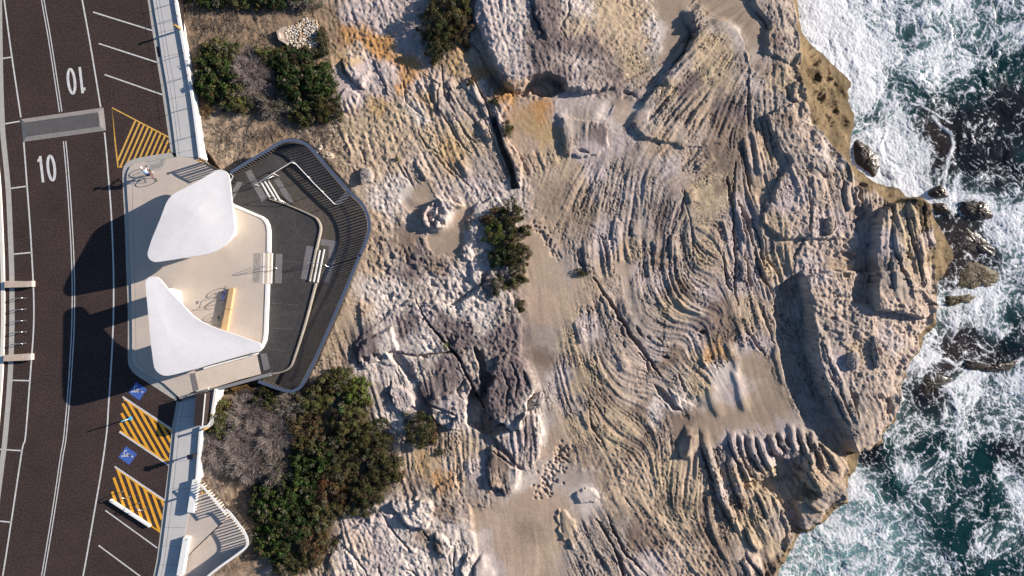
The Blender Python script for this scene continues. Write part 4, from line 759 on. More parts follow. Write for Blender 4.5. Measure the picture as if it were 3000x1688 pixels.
# swirling wobble of the coordinates
qx = fbm(sU, sV, 110, 4, 601); qy = fbm(sU, sV, 110, 4, 611)
wu = sU + 60 * qx; wv = sV + 60 * qy
DEN = sup(fo, sU + 26 * qx, sV + 26 * qy)
def web(sc, seed, sharp=9.0):
    n = vnoise(wu / sc + 3 * vnoise(sU / 37, sV / 37, seed + 3) * .5, wv / sc + 1.5 * vnoise(sU / 31, sV / 31, seed + 4), seed)
    return np.exp(-np.abs(n) * sharp)
w1 = web(26, 620, 7); w2 = web(11, 630, 5); w3 = web(52, 640, 11); w4 = web(6, 650, 3.5)
g = fbm(wu, wv, 34, 5, 660, .6)
def worley(x, y, sc, seed):
    r_ = np.random.RandomState(seed); A = r_.rand(128, 128, 2).astype(np.float32); x = x / sc; y = y / sc; xi = np.floor(x).astype(int); yi = np.floor(y).astype(int)
    d1 = np.full(x.shape, 9., np.float32); d2 = d1.copy()
    for a in (-1, 0, 1):
        for b in (-1, 0, 1):
            q = A[(yi + b) & 127, (xi + a) & 127]; d_ = np.sqrt((xi + a + q[..., 0] - x) ** 2 + (yi + b + q[..., 1] - y) ** 2)
            d2 = np.minimum(d2, np.maximum(d1, d_)); d1 = np.minimum(d1, d_)
    return d2 - d1
px_ = wu + 9 * fbm(sU, sV, 17, 3, 662); py_ = wv + 9 * fbm(sU, sV, 17, 3, 664)
l1 = np.exp(-worley(px_, py_, 30, 5) * 6.0); l2 = np.exp(-worley(px_ * 1.3, py_, 13, 6) * 4.5); l3 = np.exp(-worley(px_ + 7 * g, py_ * 1.2, 7, 8) * 3.5)
fine = vnoise(sU / 3.2, sV / 3.2, 670)
lines = .62 * l1 + .5 * l2 + .3 * l3 + .25 * w3 + .10 * w1 + .12 * fine + .62 * g
thr = np.interp(DEN, [0, .1, .25, .4, .6, .75, .9, 1], [1.45, 1.15, .88, .66, .40, .12, -.3, -.7])
FOAM = sstep(-.14, .42, lines - thr)
FOAM = np.clip(FOAM, 0, 1)
# breaker fronts: thin bright lines
for ln, wd in (([(2600,295),(2622,320),(2640,350),(2680,395),(2705,430),(2720,460),(2722,500),(2725,525),(2712,560),(2690,578)], 4), ([(2735,340),(2765,375),(2790,395),(2795,430),(2775,470),(2770,520),(2768,550),(2780,575)], 5),
               ([(2800,575),(2880,580),(2910,625),(2960,660),(3000,690)], 9), ([(2770,1050),(2800,1072),(2830,1060),(2900,1088),(2960,1070),(3000,1050)], 5), ([(2790,360),(2700,310),(2590,300)], 2.5), ([(2758,1140),(2800,1120),(2835,1078)], 4)):
    q, t = ldist(ln, sU + 9 * qx + 3 * fine, sV + 9 * qy); FOAM = np.maximum(FOAM, sstep(wd * 1.5, wd * .4, q + 3 * fine))
# colour of the water under the foam
milk = np.clip(.45 * np.exp(-((sU - 2450) ** 2 / 5e4 + (sV - 1620) ** 2 / 3e4)) + sup(blur(fo.astype(np.float32), 2), sU + 30 * qx, sV + 30 * qy) + .18 * g, 0, 1)
teal = sstep(-.25, .35, fbm(sU, sV, 150, 3, 680) + .35 * sstep(1250, 1500, sV) + .25 * sstep(400, 100, sV) - .1 - .55 * np.exp(-((sU - 2900) ** 2 + (sV - 400) ** 2) / 1.6e4))
deep = np.array((.008, .009, .014)); tl = np.array((.005, .030, .034)); tq = np.array((.17, .31, .32)); brn = np.array((.035, .026, .024))
reef = sup(np.maximum(np.exp(-((a_ - 2800) ** 2 / 1.2e4 + (b_ - 760) ** 2 / 2.6e4)), np.maximum(np.exp(-((a_ - 2760) ** 2 / 2.2e4 + (b_ - 1040) ** 2 / 1.6e4)), np.maximum(np.exp(-((a_ - 2740) ** 2 / 4e3 + (b_ - 430) ** 2 / 1.5e4)), np.exp(-((a_ - 2520) ** 2 / 1.5e3 + (b_ - 460) ** 2 / 3e3))))), sU, sV)
wc = deep * (1 - teal[..., None]) + tl * teal[..., None]
rf = np.clip(reef * 1.3 + .3 * g - .1, 0, 1)[..., None]; wc = wc * (1 - rf) + brn * rf * (1 + .5 * fine[..., None])
mk = (sstep(.25, .9, milk) * .8)[..., None] * (1 - .7 * rf); wc = wc * (1 - mk) + tq * mk
FC = np.array((.80, .81, .83)) * (0.93 + .07 * fine[..., None])
SC_ = wc * (1 - FOAM[..., None]) + FC * FOAM[..., None]
swell = .35 * fbm(sU, sV, 260, 2, 701) + .13 * fbm(wu, wv, 60, 3, 711, .5) + .015 * fbm(wu, wv, 13, 3, 721)
sz = SEA + swell + .06 * FOAM * (.5 + .5 * fine) + .10 * (DEN ** 2) * g
ks = (H - SEA) / H / SC
WATER = attrmat('sea water and foam', 'albedo', .18, grain=.05, gscale=10, bump=.015, bscale=3, spec=.2)
sea = grid_mesh('sea', (sU - CX) * ks, (CY - sV) * ks, sz, SC_.astype(np.float32), WATER)
tag(sea, 'dark teal sea streaked with white foam', kind='structure')
far = MB(); far.flat([(20, -400, SEA - .9), (500, -400, SEA - .9), (500, 400, SEA - .9), (20, 400, SEA - .9)])
WFAR = mat('open sea', (.012, .04, .045), .3, scale=.3, bump=.05, bscale=1.5, spec=.35)
tag(far.build('sea', WFAR), 'open dark sea beyond', kind='structure')
# ------------------------------------------------------------------ road, markings, paths
KL = [(-200,405),(-20,430),(0,432.4),(89.5,445.7),(182,460),(275,475.5),(401,493.7),(447,500)]   # (v,u) asphalt / gutter, upper part
kerbU = [(405,-200),(432.4,0),(445.7,89.5),(460,182),(475.5,275),(493.7,401),(500,447)]
kerbP = [(500,447),(461,453),(414,461),(395,465),(381,470),(370,477),(362,489),(358,505),(359,549),(364.5,632),(368,731),(370,800),(374.4,899),(374.5,960),(374,1055),(378,1075),(392,1095),(431,1120),(470,1145),(517,1176)]
kerbD = [(517,1177),(511,1215),(505,1241),(493.7,1363.7),(480.5,1473),(469,1562.5),(459,1638.7),(449,1688),(405,1900)]
road = MB()
road.flat(px([(-700,-400),(520,-400),(545,200),(565,440),(560,480),(480,500),(440,600),(440,1060),(540,1150),(565,1170),(540,1300),(520,1500),(500,1688),(470,2100),(-700,2100)], 0))
ro = road.build('road', ASPH); tag(ro, 'dark asphalt road curving past the lookout', kind='structure')
def mark(name, mb, m, label=None):
    o = mb.build(name, m, ro)
    if label: o['label'] = label
    return o
Z1 = .006
eL = [(-12,-200),(12.6,0),(34.8,165.7),(61.3,344.6),(69.6,416.6),(79.5,545.8),(88,660),(92.8,739.6),(97.5,830),(99.3,890),(98.6,960),(92.8,1048.5),(87.8,1114.8),(74.6,1280),(64.6,1320.7),(33,1529),(8,1688),(-30,1900)]
eC = [(92,-200),(125.3,0),(146.8,122.6),(178,328),(188,400),(199.8,532.5),(207,640),(212,731),(214.9,820),(215,899),(213.5,970),(209,1048.5),(202.5,1148),(190.5,1280),(180.6,1340.5),(155.7,1506),(125.2,1688),(85,1900)]
eR = [(205,-200),(241,0),(265,132.5),(295,314.8),(307.5,400),(318,520),(326.4,632),(331,740),(333,814),(332.8,899),(331,970),(326.4,1065),(318,1190),(313,1264),(298,1373.7),(278.3,1489.6),(243.5,1688),(200,1900)]
def part_of(c, v0, v1): return [p for p in smooth(c, 8) if v0 <= p[1] <= v1]
for c, segs in ((eL, ((-200, 346), (414, 1900))), (eR, ((-200, 315), (384, 1900)))):
    for a, b in segs:
        m = MB(); m.ribbon(px(part_of(c, a, b)), .125, Z1); mark('edge_line', m, PAINT)
for a, b in ((-200, 329), (402, 1900)):
    for s in (-.105, .105):
        m = MB(); m.ribbon(px(part_of(eC, a, b)), .085, Z1, off=s); mark('centre_line', m, PAINT)
for a, b in (((-20,176),(34,167.5)), ((-20,369),(58,355.5)), ((16.6,554),(78.9,545.8)), ((25.8,746),(92,740)), ((21.5,1114),(87,1115.5)), ((-10,1316),(64.6,1320.7)), ((-10,1526),(32.5,1530)),
             ((272.4,35.5),(445.7,89.5)), ((289,127.6),(460,183)), ((306.5,218.7),(476.5,278)), ((308.8,1495.6),(461,1605.6)), ((289,1598),(440,1710))):
    m = MB(); m.ribbon(px([a, b]), .11, Z1); mark('bay_line', m, PAINT)
def clip_line(p, d, poly):
    """parts of the line p + t d inside a convex outline"""
    t0, t1 = -1e9, 1e9; n = len(poly)
    a = sum(poly[i][0] * poly[(i + 1) % n][1] - poly[(i + 1) % n][0] * poly[i][1] for i in range(n)); sg = 1 if a > 0 else -1
    for i in range(n):
        x0, y0 = poly[i]; x1, y1 = poly[(i + 1) % n]; nx, ny = -(y1 - y0) * sg, (x1 - x0) * sg
        den = nx * d[0] + ny * d[1]; num = nx * (p[0] - x0) + ny * (p[1] - y0)
        if abs(den) < 1e-9:
            if num < 0: return None
            continue
        t = -num / den
        if den > 0: t0 = max(t0, t)
        else: t1 = min(t1, t)
    return (t0, t1) if t1 - t0 > 4 else None
# triangle of worn yellow hatching
m = MB(); m.ribbon(px([(346,491),(338,420),(328.5,316),(494,402)]), .12, Z1)
m.ribbon(px([(346,490),(359,488.5)]), .1, Z1)
tri = [(329,318),(492,402),(499,452),(359,491),(347,491)]
for k in range(14):
    c = clip_line((343 + 15.6 * k, 477 - 1.0 * k), (.40, -.917), tri)
    if c: m.ribbon(px([(343 + 15.6 * k + .40 * t, 477 - k - .917 * t) for t in c]), .16, Z1 + .002)
mark('hatched_marking', m, YELLW, 'worn yellow hatched triangle beside the angled bays')
def hatch(outline, start, step, nn, d, lab, white):
    m = MB()
    for k in range(nn):
        p = (start[0] + step[0] * k, start[1] + step[1] * k); c = clip_line(p, d, outline)
        if c: m.ribbon(px([(p[0] + d[0] * t, p[1] + d[1] * t) for t in c]), .24, Z1)
    for ln in white[1]: m.ribbon(px(ln), .12, Z1 + .002)
    mark('hatched_marking', m, YELL, lab)
    m = MB()
    for ln in white[0]: m.ribbon(px(ln), .15, Z1 + .004)
    mark('bay_line', m, PAINT)
hatch([(361,1167),(505,1263),(494,1361),(350,1266)], (316,1208), (19.3,0), 13, (.492,.87), 'yellow hatching between two disabled bays',
      ([[(359.5,1162.8),(505.3,1259)], [(349.6,1265),(494,1362.5)]], [[(363,1170),(504,1264)], [(352,1262),(490,1354)]]))
hatch([(337,1371),(482,1469),(470,1560),(326,1462)], (309,1440), (19.5,0), 12, (.335,.942), 'yellow hatching behind the low white beam',
      ([[(336.3,1367),(482,1465.8)]], [[(339,1373),(481,1471)], [(326,1461.5),(470.5,1560)]]))
def wheel_symbol(c, ax, lab):
    """blue square with white wheelchair user; c = centre, ax = unit vector along its base (pixels)"""
    bx, by = ax; s = 19.5
    q = lambda x, y: (c[0] + x * bx - y * by, c[1] + x * by + y * bx)
    m = MB(); m.flat(px([q(-s, -s), q(s, -s), q(s, s), q(-s, s)], Z1)); mark('disabled_square', m, BLUE, lab)
    m = MB(); g = lambda pts, w: m.ribbon(px([q(a * 1.45 - 2, b * 1.45 + 1) for a, b in pts]), w, Z1 + .004)
    g([(5.5 * math.cos(t) - 1.5, 5.5 * math.sin(t) + 3.5) for t in np.linspace(-1.9, 2.6, 18)][::1], .085)
    g([(-2.2,-6.5),(-2.0,1.8),(5.2,2.0),(8.5,8.6),(11,7.4)], .10); g([(-2.2,-2.2),(3.6,-2.0)], .08)
    g([(-2.3,-6.5),(-2.3,-3)], .13)
    m.flat(px([q(-5.6 + 2.7 * math.cos(t), -12.6 + 2.7 * math.sin(t)) for t in np.linspace(0, 5.9, 14)], Z1 + .0045))
    mark('wheelchair_symbol', m, PAINT)
wheel_symbol((403.5,1146), (-.58,.815), 'blue square half in the roof shadow'); wheel_symbol((374,1335), (-.58,.815), 'blue square in full sun')
def digits(c, rot, lab):
    q = lambda x, y: (c[0] + x * math.cos(rot) - y * math.sin(rot), c[1] + x * math.sin(rot) + y * math.cos(rot))
    m = MB(); el = [(13 + 9.7 * math.cos(t), 35.5 * math.sin(t) + 0) for t in np.linspace(0, 2 * math.pi, 33)]
    m.ribbon(px([q(*e) for e in el]), .23, Z1)
    m.ribbon(px([q(-15.5,-38.5), q(-15.5,39)]), .22, Z1); m.flat(px([q(-18.6,-38.5), q(-18.6,-22), q(-22,-22.5), q(-25.5,-22), q(-25.5,-28.5), q(-21,-31.5)], Z1 + .001))
    mark('number_marking', m, PAINT, lab)
digits((137.5,494), R(-6.5) , 'white number 10 below the speed hump'); digits((222.5,237), R(180 - 6.5), 'upside-down white number 10 above the speed hump')
# raised table
o1 = [(61,349.6),(303,315.4),(310.8,382.7),(68,415.8)]; i1 = [(73,359),(288,329),(293,371),(78,401)]
hz = MB(); A = px(o1, .0); B = px(i1, .10)
for p in A: p.z = .004
hz.add(A + B, [(0, 4, 5, 1)][::-1] + [(0, 1, 5, 4), (1, 2, 6, 5), (2, 3, 7, 6), (3, 0, 4, 7)], 0); hz.f.pop(0); hz.mi.pop(0)
hm = empty('speed_hump', P(186, 365, 0), 'long brick speed hump across both lanes of the road', 'speed hump')
hz.build('ramp_border', HUMP, hm); hz = MB(); hz.flat(B); hz.build('hump_top', HUMPD, hm)
# left kerb and verge
lk = [(-12,-200),(-6,200),(0,370),(5,433),(16.6,554),(24.9,731),(27.5,831),(27.5,966),(21.5,1115),(8,1280),(0,1347),(-25,1530),(-60,1700),(-90,1900)]
m = MB(); m.ribbon(px(smooth(lk, 6)), .45, .008, off=-.22 if False else .22); gl = m.build('gutter', GUTTER); tag(gl, 'concrete gutter along the far side of the road', kind='structure')
m = MB(); m.ribbon([p + Vector((0, 0, .14)) for p in px(smooth([(a - 17, b) for a, b in lk], 6))], .28, 0, .2); tag(m.build('kerb', KWHITE), 'pale kerb along the far side of the road', kind='structure')
m = MB(); ll = px(smooth([(a - 23, b) for a, b in lk], 6), .13); m.flat(ll + [Vector((-80, ll[-1].y, .13)), Vector((-80, ll[0].y, .13))]); tag(m.build('verge', mat('red brown verge', (.14, .07, .055), .9, scale=.7)), 'reddish brown verge beyond the far kerb', kind='structure')

# upper footpath with its gutter, kerb strip and joints
pk = [(420,-200),(448,0),(464,96),(474,166),(489,252),(505,362),(517,459)]; pw = [(482,-200),(510,0),(530,116),(547,212),(563,315),(581.5,462)]
m = MB(); m.flat(px(kerbU[:-1] + [(500,446)] + [(525,452)] + [(p[0] + 9, p[1]) for p in pk[::-1]], .013)); tag(m.build('gutter', GUTTER), 'gutter below the upper footpath kerb', kind='structure')
m = MB(); m.prism(px(smooth(pk, 3) + smooth([(a + 6, b) for a, b in pw], 3)[::-1], .12), -.6)
for v in range(-160, 450, 8): pass
tag(m.build('footpath', PATH), 'pale concrete footpath above the lookout', kind='structure')
fp = bpy.data.objects['footpath']
JOINT = mat('joint', (.17, .155, .15), .9)
m = MB()
def lerp_line(c, v):
    for i in range(len(c) - 1):
        if c[i][1] <= v <= c[i + 1][1]:
            t = (v - c[i][1]) / (c[i + 1][1] - c[i][1]); return c[i][0] + t * (c[i + 1][0] - c[i][0])
    return c[-1][0]
for v in (-120, -40, 24, 72, 96, 168, 239, 290, 330, 411, 449):
    m.ribbon(px([(lerp_line(pk, v) + 2, v), (lerp_line(pw, min(v - 12, 460)), v - 13)], .124), .025, 0)
m.ribbon([p + Vector((0, 0, .124)) for p in px([(a + 11, b) for a, b in pk])], .025, 0)
for f in (): m.ribbon([p + Vector((0, 0, .124)) for p in px([(lerp_line(pk, v) * (1 - f) + (lerp_line(pw, v)) * f + 4, v) for v in range(-160, 440, 40)])], .012, 0)
m.build('joint_lines', JOINT, fp)
m = MB(); m.prism(px([(457,137),(465,136),(471,166),(463,168)], .016), 0.0); tag(m.build('drain_grate', DARKM), 'black drain grate in the gutter by the upper footpath', 'drain grate')
# low white wall along the path
wl = MB(); wl.prism(px(smooth(pw, 3) + smooth([(a + 7, b) for a, b in pw], 3)[::-1], .30), -1.0); tag(wl.build('low_wall', WEDGE), 'low white wall edging the upper footpath', 'wall')

# lower footpath
dk = [(527,1178),(521,1215),(516,1241),(504,1363),(492,1473),(481,1562),(471,1639),(461,1688),(418,1900)]
dw = [(628,1141),(612,1252),(598,1249),(580,1280),(570,1405),(552,1510),(540,1575),(525,1690),(490,1900)]
m = MB(); m.flat(px(kerbD + [(a + 8, b) for a, b in dk[::-1]], .013)); tag(m.build('gutter', GUTTER), 'gutter below the lower footpath kerb', kind='structure')
m = MB(); m.prism(px(dk + dw[::-1], .12), -.6); fl = m.build('footpath', PATH); tag(fl, 'pale concrete footpath below the lookout', kind='structure')
m = MB()
for v in (1220, 1276, 1350, 1430, 1545, 1600, 1655): m.ribbon(px([(lerp_line(dk, v) + 2, v), (lerp_line(dw, v + 3) - 2, v + 1)], .124), .025, 0)
m.ribbon(px([(a + 11, b) for a, b in dk], .124), .025); m.build('joint_lines', JOINT, fl)
m = MB(); m.prism(px([(628,1140),(635,1141),(621,1240),(613,1252),(608,1252),(590,1258),(578,1408),(572,1408),(583,1262),(586,1250),(606,1246),(614,1236)], .40), -1.2)
tag(m.build('low_wall', WEDGE), 'low white wall edging the lower footpath beside the scrub', 'wall')

# ------------------------------------------------------------------ lookout
PZ, MZ, LZ = .12, -.40, -.95
m = MB()
kpl = chaikin(kerbP, 1, closed=False)
inner = [(p[0] + 16, p[1]) if p[1] > 500 and p[1] < 1060 else p for p in kerbP]
m.flat(px(kpl + [(520,1120),(420,1060),(420,520),(520,470)], .013)); tag(m.build('gutter', GUTTER), 'concrete gutter round the lookout plaza', kind='structure')
PLZ = [(586,464),(599,478),(640,500),(650,560),(682,599),(764.5,634.5),(776,643),(784,658),(787.6,677),(787,740),(785,742),(784,830),(780,832),(775.4,979),(772,1000),(762,1022),(750,1033),
       (700,1050),(560,1082),(575,1152),(538,1168),(529,1171),(520,1160),(480,1124),(432,1098),(402,1079),(390,1068),(386,1050),(387,1000),(386,900),(383,800),(380,730),(377,632),(372,560),(371,520),(373,505),(381,488),(396,480),(430,474),(520,459)]
m = MB(); m.prism(px(PLZ, PZ), -2.4); pz = m.build('plaza_floor', PLAZA); tag(pz, 'pale concrete floor of the lookout plaza', kind='structure')
m = MB(); m.flat(px([(436,470),(470,462),(488,462),(483,480),(470,500),(444,503),(424,488)], PZ + .004)); m.build('kerb_ramp', GUTTER, pz)
m = MB(); m.flat(px([(440,485),(468,478),(468,492),(443,496)], PZ + .008)); m.flat(px([(470,470),(486,462),(474,490),(469,486)], PZ + .008)); m.build('tactile_plate', mat('ramp plate', (.33, .31, .28), .85, grain=.15), pz)
m = MB(); m.ribbon(px([(390,510),(388,600),(392,720),(396,860),(398,1000),(400,1060),(440,1090),(470,1075)], PZ + .004), .02); m.ribbon(px([(430,474),(520,459)], PZ + .004), .02); m.build('joint_lines', JOINT, pz)
ew = MB()
ew.ribbon([Vector((p.x, p.y, PZ + .05)) for p in px([(683,601),(764.5,636),(776,645),(783,659),(786,677),(785.5,740)], PZ)], .20, 0, .6)
ew.ribbon([Vector((p.x, p.y, PZ + .05)) for p in px([(782,832),(776.5,979),(773,1000),(763,1020),(751,1032),(740,1037)], PZ)], .20, 0, .6)
ew.build('white_edge', WEDGE, pz)
# ramp going down to the dark deck
m = MB(); rt = px([(560,1083,PZ),(700,1050,-.2),(752,1038,MZ+.03),(764,1096,MZ+.03),(700,1113,-.2),(575,1152,PZ)]); m.prism(rt, -2.4); m.build('access_ramp', PLAZA, pz)
m = MB(); m.flat(px([(556,1096,PZ+.012),(571,1092,PZ+.012),(583,1146,PZ-.005),(567,1150,PZ+.012)])); m.flat(px([(762,1037,MZ+.035),(781,1035,MZ+.035),(791,1080,MZ+.035),(772,1086,MZ+.035)])); m.build('tactile_plate', PLATE, pz)
ob = MB(); ob.ribbon(px([(531,1172,.2),(575,1158,.2),(640,1139,.15),(768,1103,-.15),(793,1097,-.2)]), .28, 0, 1.9); ob.build('ramp_side_wall', mat('grey side wall', (.20, .20, .21), .8), pz)
wb = MB(); wb.ribbon(px([(575,1148,.32),(609,1139,.32)]), .16, 0, .4); wb.ribbon(px([(596,1080,.4),(660,1062,.3),(752,1036,.12)]), .14, 0, .7); wb.build('upstand', WEDGE, pz)

# dark middle deck and lower deck
m = MB(); m.prism(px([(640,500),(674,507),(730,476),(748,540),(766,533),(788,582),(849.5,601.6),(915,631),(930,643),(938,660),(939,679),(932,710),(923,752),(908,824),(926,829),(893,955),(862,1052),(851,1077),(829,1090),(799,1096),(764,1103),(700,1110),(700,700),(640,560)], MZ), -2.6)
md = m.build('middle_deck', DECK); tag(md, 'dark middle deck of the lookout', kind='structure')
m = MB(); m.prism(px([(757,1121),(775,1060),(900,900),(880,760),(860,650),(780,600),(748,560),(744,545),(770,520),(855,470),(1012,566),(1019,566),(1051,596),(1067,620),(1075,648),(1075,674),(1067,703),(1050,745),(1044,760),(992,884),(924,1039),(881,1122),(866,1136),(850,1141),(818,1136)], LZ), -2.8)
ld = m.build('lower_deck', DECKB); tag(ld, 'brown stained lower deck of the lookout', kind='structure')
rp = MB(); ro_ = [(674,509,MZ+.004),(725,479,MZ-.05),(781,447,-.5),(817,425,-.58),(841,417,-.62),(866,417,-.68),(889,425,-.72),(912,444,-.78),(1012,562,LZ+.01)]
ri_ = [(700,575,MZ+.004),(748,545,MZ-.05),(790,512,-.5),(830,490,-.58),(852,477,-.62),(860,476,-.68),(868,482,-.72),(900,514,-.78),(978,597,LZ+.01)]
A = px(ro_) + px(ri_); n = len(ro_); D_ = [Vector((p.x, p.y, -2.6)) for p in A]
rp.add(A + D_, [(i, n + i, n + i + 1, i + 1) for i in range(n - 1)] + [(i, i + 1, 2 * n + i + 1, 2 * n + i) for i in range(n - 1)] + [(n + i + 1, n + i, 3 * n + i, 3 * n + i + 1) for i in range(n - 1)])
tag(rp.build('deck_ramp', DECK), 'dark ramp looping down the upper side of the lookout', kind='structure')
# pale border of the middle deck
be = MB(); be.ribbon([Vector((p.x, p.y, MZ + .10)) for p in px(smooth([(790,583),(849.5,602.5),(915,632),(930,644),(938,661),(938,679),(931,710),(922,752),(907,824)], 3), MZ)], .11, 0, .5)
be.ribbon([Vector((p.x, p.y, MZ + .10)) for p in px(smooth([(925,830),(892,955),(861,1052),(850,1076),(829,1089),(799,1095)], 3), MZ)], .11, 0, .5); be.build('pale_border', mat('pale stone border', (.36,.315,.26), .8, var=.2), md)
for q in ([(738,497),(752,506),(783,575),(770,589),(757,574),(722,505)], ): pass
for q, z_ in (([(718,505),(735,497),(782,580),(767,591)], MZ), ([(696,532),(711,535),(683,586),(680,560)], MZ), ([(802,529),(818,522),(860,592),(847,599)], LZ), ([(1016,559),(1028,572),(994,601),(979,596)], LZ),
              ([(744,741),(764,742),(761,828),(741,828)], PZ), ([(808,744),(828,744),(825,830),(805,830)], MZ), ([(898,720),(919,723),(901,820),(881,817)], MZ), ([(964,762),(984,762),(963,828),(943,827)], LZ), ([(940,700),(990,707),(978,760),(962,758),(963,722),(938,718)], LZ)):
    m = MB(); m.flat(px([(a, b, z_ + .008) for a, b in q])); m.build('tactile_plate', PLATEL if z_ == PZ else PLATE, {PZ: pz, MZ: md, LZ: ld}[z_])
m = MB(); m.ribbon(px(smooth([(1000,600),(1020,640),(1022,700),(1000,770),(960,860),(900,980),(868,1090),(850,1120)], 4), LZ + .006), .34); m.build('paving_band', DECK, ld)
m = MB()
for q in ([(700,880),(880,895)], [(790,760),(880,770)], [(780,960),(860,965)], [(860,610),(870,690),(900,705)], [(780,1020),(840,1030)]): m.ribbon(px(q, MZ + .005), .02)
m.build('joint_lines', JOINT, md)

# stairs
def stairs(lab, lines, z_top, z_bot, tread_m, side_pt, loc):
    """lines: nosing lines from top to bottom, each ((u,v),(u,v)); the flight goes down towards side_pt"""
    n = len(lines); t = empty('staircase', P(*loc, z_bot), lab, 'stairs'); zz = [z_top - (z_top - z_bot) * k / n for k in range(n + 1)]
    for k in range(n):
        a, b = lines[k]; c, d_ = lines[k + 1] if k + 1 < n else ((2 * lines[k][0][0] - lines[k - 1][0][0], 2 * lines[k][0][1] - lines[k - 1][0][1]), (2 * lines[k][1][0] - lines[k - 1][1][0], 2 * lines[k][1][1] - lines[k - 1][1][1]))
        z = zz[k] + .012 - (.0 if k == 0 else 0)
        if k < n - 1 or True:
            tz = zz[k + 1] + .012
            if k < n - 1:
                m = MB(); m.prism([P(a[0], a[1], tz), P(b[0], b[1], tz), P(d_[0], d_[1], tz), P(c[0], c[1], tz)], z_bot - .5); m.build('step', tread_m, t)
        m = MB(); m.ribbon([P(a[0], a[1], z + .008), P(b[0], b[1], z + .008)], .11, 0, .10); m.build('nosing', WEDGE, t)
    return t
stairs('pale steps from the plaza down to the middle deck', [((773,741),(770,831)), ((785,741),(781,831)), ((797,742),(794,831))], PZ, MZ, PLAZA, None, (784,786))
stairs('nested steps from the middle deck down to the sea side walk', [((924,730),(907,824)), ((937,733),(919,826)), ((950,730),(930,828))], MZ, LZ, DECK, None, (928,780))
stairs('slanting steps in the upper part of the lookout', [((765,535),(790,579)), ((775,531),(808,586)), ((785,528),(822,591))], MZ, LZ, DECK, None, (792,560))
m = MB(); m.ribbon(px([(932,728,LZ+.3),(950,730,LZ+.3)]), .1, 0, .2); 
# handrails over the stairs
def handrail(pts, r, posts, lab, zb_, m_=STEEL, group=None):
    t = empty('handrail', P(pts[0][0], pts[0][1], zb_), lab, 'handrail', group)
    m = MB(); m.tube([P(*p) for p in pts], r, 6); m.build('rail', m_, t, True)
    for (u, v, z0, z1) in posts:
        m = MB(); a = P(u, v, z1); m.tube([Vector((a.x, a.y, z0)), a], r * .9, 6); m.build('post', m_, t, True)
    return t
handrail([(751,779,.3),(753,779,1.0),(764,780.5,1.0),(797,783,.52),(812,786,.5),(814,787,-.1)], .024, [(764,780.5,PZ,1.0),(808,785,MZ,.5)], 'thin steel handrail over the pale plaza steps', PZ)
handrail([(899,770,-.2),(902,769,.5),(912,770,.5),(947,774,-.05),(961,781,-.05),(963,783,-.6)], .024, [(912,770,MZ,.5),(952,776,LZ,-.05)], 'thin steel handrail over the nested steps', MZ)
handrail([(766,542,0),(748,538,.5),(762,533,.5),(800,516,-.05),(812,523,-.6)], .024, [(762,533,MZ,.5),(800,516,LZ,-.05)], 'bent steel handrail on the upper side of the slanting steps', MZ)
handrail([(775,577,0),(784,571,.5),(790,571,.5),(838,595,-.05),(848,602,-.6)], .024, [(788,571,MZ,.5),(838,595,LZ,-.05)], 'bent steel handrail on the lower side of the slanting steps', MZ)
handrail([(747,540,.55),(800,508,.5),(851,477,.4),(857,475.5,.4),(862,476,.38),(868,482,.35),(920,538,.2),(978,596,.05)], .032, [(747,540,MZ,.55),(800,508,LZ,.5),(855,475.5,LZ,.4),(900,516,LZ,.25),(940,558,LZ,.12),(978,596,LZ,.05)], 'angled white handrail round the sunken corner of the lookout', MZ, WEDGE)
handrail([(519,1095,1.0),(560,1084,1.0),(640,1062,.85),(752,1033,.5),(760,1036,.4)], .03, [(560,1084,PZ,1.0),(640,1062,-.1,.85),(752,1033,MZ,.5)], 'steel handrail along the ramp beside the large roof', PZ, DARKM)
handrail([(556,1152,.95),(568,1151,1.0),(607,1140,1.0),(609,1142,.9)], .03, [(568,1151,PZ,1.0),(605,1141,PZ,1.0)], 'short steel handrail at the top of the access ramp', PZ, DARKM)

# balustrades: closely spaced bars under a flat top plate
def balustrade(name, lab, path, h, wtop, mtop, mbar, seg=2.4, gap=.26, off=0.0, cat='balustrade', posts=True, foot=0.05):
    W = [P(*p) for p in path]; L_ = [0]
    for i in range(1, len(W)): L_.append(L_[-1] + (W[i] - W[i - 1]).length)
    t = empty(name, (W[0].x, W[0].y, W[0].z - h), lab, cat)
    m = MB(); m.ribbon(W, wtop, 0, .04, off=off); m.build('top_rail', mtop, t)
    def at(s):
        i = max(0, min(len(L_) - 2, int(np.searchsorted(L_, s) - 1))); f = (s - L_[i]) / max(L_[i + 1] - L_[i], 1e-6); return W[i].lerp(W[i + 1], min(f, 1))
    ns = max(1, round(L_[-1] / seg))
    for k in range(ns):
        a, b = L_[-1] * k / ns, L_[-1] * (k + 1) / ns; m = MB(); s = a + gap
        while s < b - .02:
            p = at(s); m.bar((p.x, p.y, p.z - h + foot), (p.x, p.y, p.z - .04), .06, .10); s += gap
        q = [at(a + (b - a) * j / 6) for j in range(7)]
        m.ribbon([Vector((p.x, p.y, p.z - h + foot + .03)) for p in q], .03, 0, .04); m.ribbon([Vector((p.x, p.y, p.z - .05)) for p in q], .03, 0, .04)
        m.build('bar_panel', mbar, t)
        if posts:
            m = MB(); p = at(a); m.box((p.x, p.y, p.z - h / 2 - .02), (.07, .07, h - .04)); m.build('post', mbar, t)
    return t
